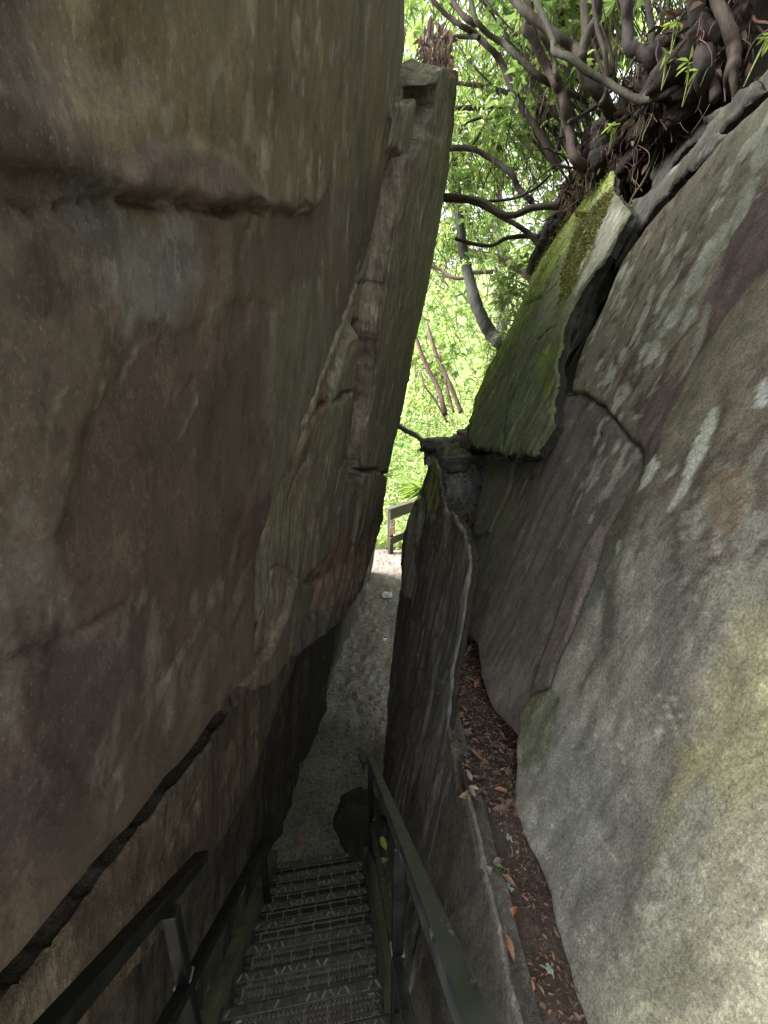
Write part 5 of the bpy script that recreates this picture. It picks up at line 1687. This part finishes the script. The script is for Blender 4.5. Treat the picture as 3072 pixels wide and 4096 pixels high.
lv = Leaves()
n = 2800
X = RNG.uniform(-1.2, 1.0, n); Y = 2.6 + RNG.random(n) * 6.2
P = np.stack([X, Y, path_surface(X, Y) + .006], 1)
dead_leaves(lv, P, (.02, .075), np.concatenate([BROWN * 1.2, np.array([(0.22, 0.20, 0.165), (0.16, 0.14, 0.11)])]), None, 0.25)
o = lv.build('path_litter', M_DEAD)
tag(o, 'bits of leaf and bark trodden into the path', 'leaf litter', kind='stuff')
mb = MB()
for i in range(1700):
    x, y = random.uniform(-1.1, 0.9), random.uniform(2.6, 8.4)
    r = random.uniform(.006, .014) if random.random() < .8 else random.uniform(.014, .032)
    z = float(path_surface(np.array([x]), np.array([y]))[0])
    g = random.uniform(.09, .25)
    c = (g, g * .95, g * .88)
    v = [Vector((x + r * random.uniform(.6, 1.3) * a, y + r * random.uniform(.6, 1.3) * b, z + r * c_)) for a, b, c_ in ((1, 0, .1), (0, 1, .1), (-1, 0, .1), (0, -1, .1), (0, 0, .7))]
    mb.add(v, [(0, 1, 4), (1, 2, 4), (2, 3, 4), (3, 0, 4)], c)
o = mb.build('gravel', M_STONE)
tag(o, 'small loose gravel over the path', 'gravel', kind='stuff')


def big_leaf(name, p, rz, L, Wd, col, curl, label, mat=M_DEAD, tilt=0.15):
    """one curled leaf with a midrib and a stalk"""
    nseg = 8
    v, f = [], []
    for i in range(nseg + 1):
        t = i / nseg
        w = Wd * (math.sin(math.pi * min(1, t * .92 + .06)) ** .8) * .5
        z = curl * L * math.sin(t * math.pi * .9) * .35 + tilt * L * t
        for s in (-1, -.5, 0, .5, 1):
            v.append(Vector((s * w, t * L, z + abs(s) ** 1.5 * Wd * .35 * curl)))
    for i in range(nseg):
        for k in range(4):
            f.append((i * 5 + k, i * 5 + k + 1, i * 5 + k + 6, i * 5 + k + 5))
    m = MB()
    m.add(v, f, col)
    m.tube([Vector((0, -L * .22, 0.002)), Vector((0, -L * .1, 0.003)), Vector((0, 0.01, 0.001))], [.0012, .0014, .0016], 5, tuple(c * .7 for c in col), 0, 2)
    o = m.build(name, mat)
    o.location = p
    o.rotation_euler = (random.uniform(-.1, .1), random.uniform(-.25, .25), rz)
    tag(o, label, 'leaf', 'single leaves lying on the ledge')
    return o


def on_ledge(px, py):
    u, dy, dz = ray(px, py)
    t = 1.0
    for _ in range(60):
        x, y, z = u * t, dy * t, CZ + dz * t
        g = float(ledge_z(np.array([x]), np.array([y]))[0])
        t += (z - g) * 0.4
        if abs(z - g) < 1e-4:
            break
    return Vector((u * t, dy * t, CZ + dz * t + 0.012))


for px, py, rz, L, Wd, col, curl, lab in [
    (2000, 3520, 1.3, .075, .026, (0.30, 0.22, 0.18), .4, 'long pale brown leaf pointing right, near the middle of the ledge'),
    (2035, 3700, -0.9, .05, .02, (0.36, 0.16, 0.085), .7, 'curled orange leaf on the bare dark part of the ledge'),
    (2055, 3860, 0.25, .06, .02, (0.25, 0.13, 0.08), .8, 'narrow curled leaf with a long stalk, nearest the viewer on the ledge'),
    (2005, 3450, 2.0, .045, .022, (0.25, 0.19, 0.16), .5, 'greyish folded leaf beside the pale lichen crumb'),
    (2060, 3560, 0.9, .05, .02, (0.22, 0.12, 0.085), .6, 'dark brown leaf curled above the long pale leaf'),
    (2010, 3480, 1.2, .04, .012, (0.26, 0.34, 0.09), .3, 'narrow yellow green leaf among brown ones on the ledge'),
    (1920, 3170, 1.4, .05, .018, (0.36, 0.38, 0.24), .3, 'pale green leaf at the corner of the ledge wall'),
    (1900, 3200, 0.4, .045, .024, (0.30, 0.22, 0.20), .3, 'pinkish brown leaf overhanging the ledge corner'),
    (2030, 3180, 1.5, .06, .02, (0.36, 0.18, 0.10), .5, 'orange brown leaf touching the base of the right face'),
    (1820, 2870, 0.8, .07, .028, (0.12, 0.22, 0.07), .3, 'fresh green leaf among dead leaves on the far ledge'),
    (1850, 2740, 2.2, .09, .035, (0.30, 0.14, 0.10), .5, 'reddish leaf on the leaf heap behind the standing slab'),
    (1900, 2760, -0.6, .08, .035, (0.27, 0.13, 0.09), .5, 'broad russet leaf against the foot of the brown face'),
]:
    big_leaf('fallen_leaf', on_ledge(px, py), rz, L, Wd, col, curl, lab)
for px, py, rz, col, lab in [(1545, 3400, 0.4, (0.36, 0.38, 0.08), 'yellow green leaf fallen behind the right stair post'), (1552, 3440, 2.0, (0.34, 0.34, 0.10), 'lower yellow leaf in the gap beside the stairs')]:
    o = big_leaf('fallen_leaf', at(px, py, 2.15), rz, .09, .045, col, .4, lab)
    o['group'] = 'yellow leaves in the gap beside the stairs'
# pale lichen crumbs
for k, (px, py, lab) in enumerate([(2035, 3362, 'pale green lichen crumb near the middle of the ledge'), (2037, 3555, 'whitish lichen crumb beside the long pale leaf'), (2195, 3890, 'mint green lichen crumb at the foot of the right face')]):
    p = on_ledge(px, py)
    m = MB()
    for j in range(26):
        m.box((random.gauss(0, .005), random.gauss(0, .006), abs(random.gauss(.003, .003))), (.0045, .0045, .003), Matrix.Rotation(random.uniform(0, 3), 3, 'Z') @ Matrix.Rotation(random.uniform(-.6, .6), 3, 'X'), (0.36, 0.44, 0.37))
    o = m.build('lichen_crumb', M_DEAD)
    o.location = p
    tag(o, lab, 'lichen', 'lichen crumbs on the ledge')

# ================================================================== LIGHT, SKY, CAMERA
w = bpy.data.worlds.new('World')
S.world = w
w.use_nodes = True
nt = w.node_tree
bg = nt.nodes['Background']
sky = nt.nodes.new('ShaderNodeTexSky')
sky.sky_type = 'NISHITA'
sky.sun_disc = False
SUN_EL, SUN_AZ = math.radians(48), math.radians(270)
sky.sun_elevation = SUN_EL
sky.sun_rotation = SUN_AZ
sky.air_density = 1.0
sky.dust_density = 3.0
sky.ozone_density = 1.0
hs = nt.nodes.new('ShaderNodeHueSaturation')
hs.inputs['Saturation'].default_value = 0.15
nt.links.new(sky.outputs[0], hs.inputs['Color'])
nt.links.new(hs.outputs[0], bg.inputs[0])
bg.inputs[1].default_value = 0.15
sl = bpy.data.lights.new('sun', 'SUN')
sl.energy = 5.0
sl.angle = math.radians(30)
sl.color = (1.0, 0.96, 0.9)
so_ = bpy.data.objects.new('sun', sl)
COL.objects.link(so_)
# sun_rotation is measured clockwise from +Y
sd = Vector((math.sin(SUN_AZ) * math.cos(SUN_EL), math.cos(SUN_AZ) * math.cos(SUN_EL), math.sin(SUN_EL)))
so_.rotation_euler = sd.to_track_quat('Z', 'Y').to_euler()

cam = bpy.data.cameras.new('camera')
cam.sensor_fit = 'HORIZONTAL'
cam.sensor_width = 36
cam.lens = F / 3072 * 36
cam.clip_start = 0.02
cam.clip_end = 500
co = bpy.data.objects.new('camera', cam)
COL.objects.link(co)
co.location = (0, 0, CZ)
co.rotation_euler = (math.pi / 2 - PITCH, 0, 0)
S.camera = co
S.view_settings.view_transform = 'Standard'
S.view_settings.look = 'None'
S.view_settings.exposure = 2.1
S.view_settings.gamma = 1.0
S.cycles.max_bounces = 8
S.cycles.diffuse_bounces = 6
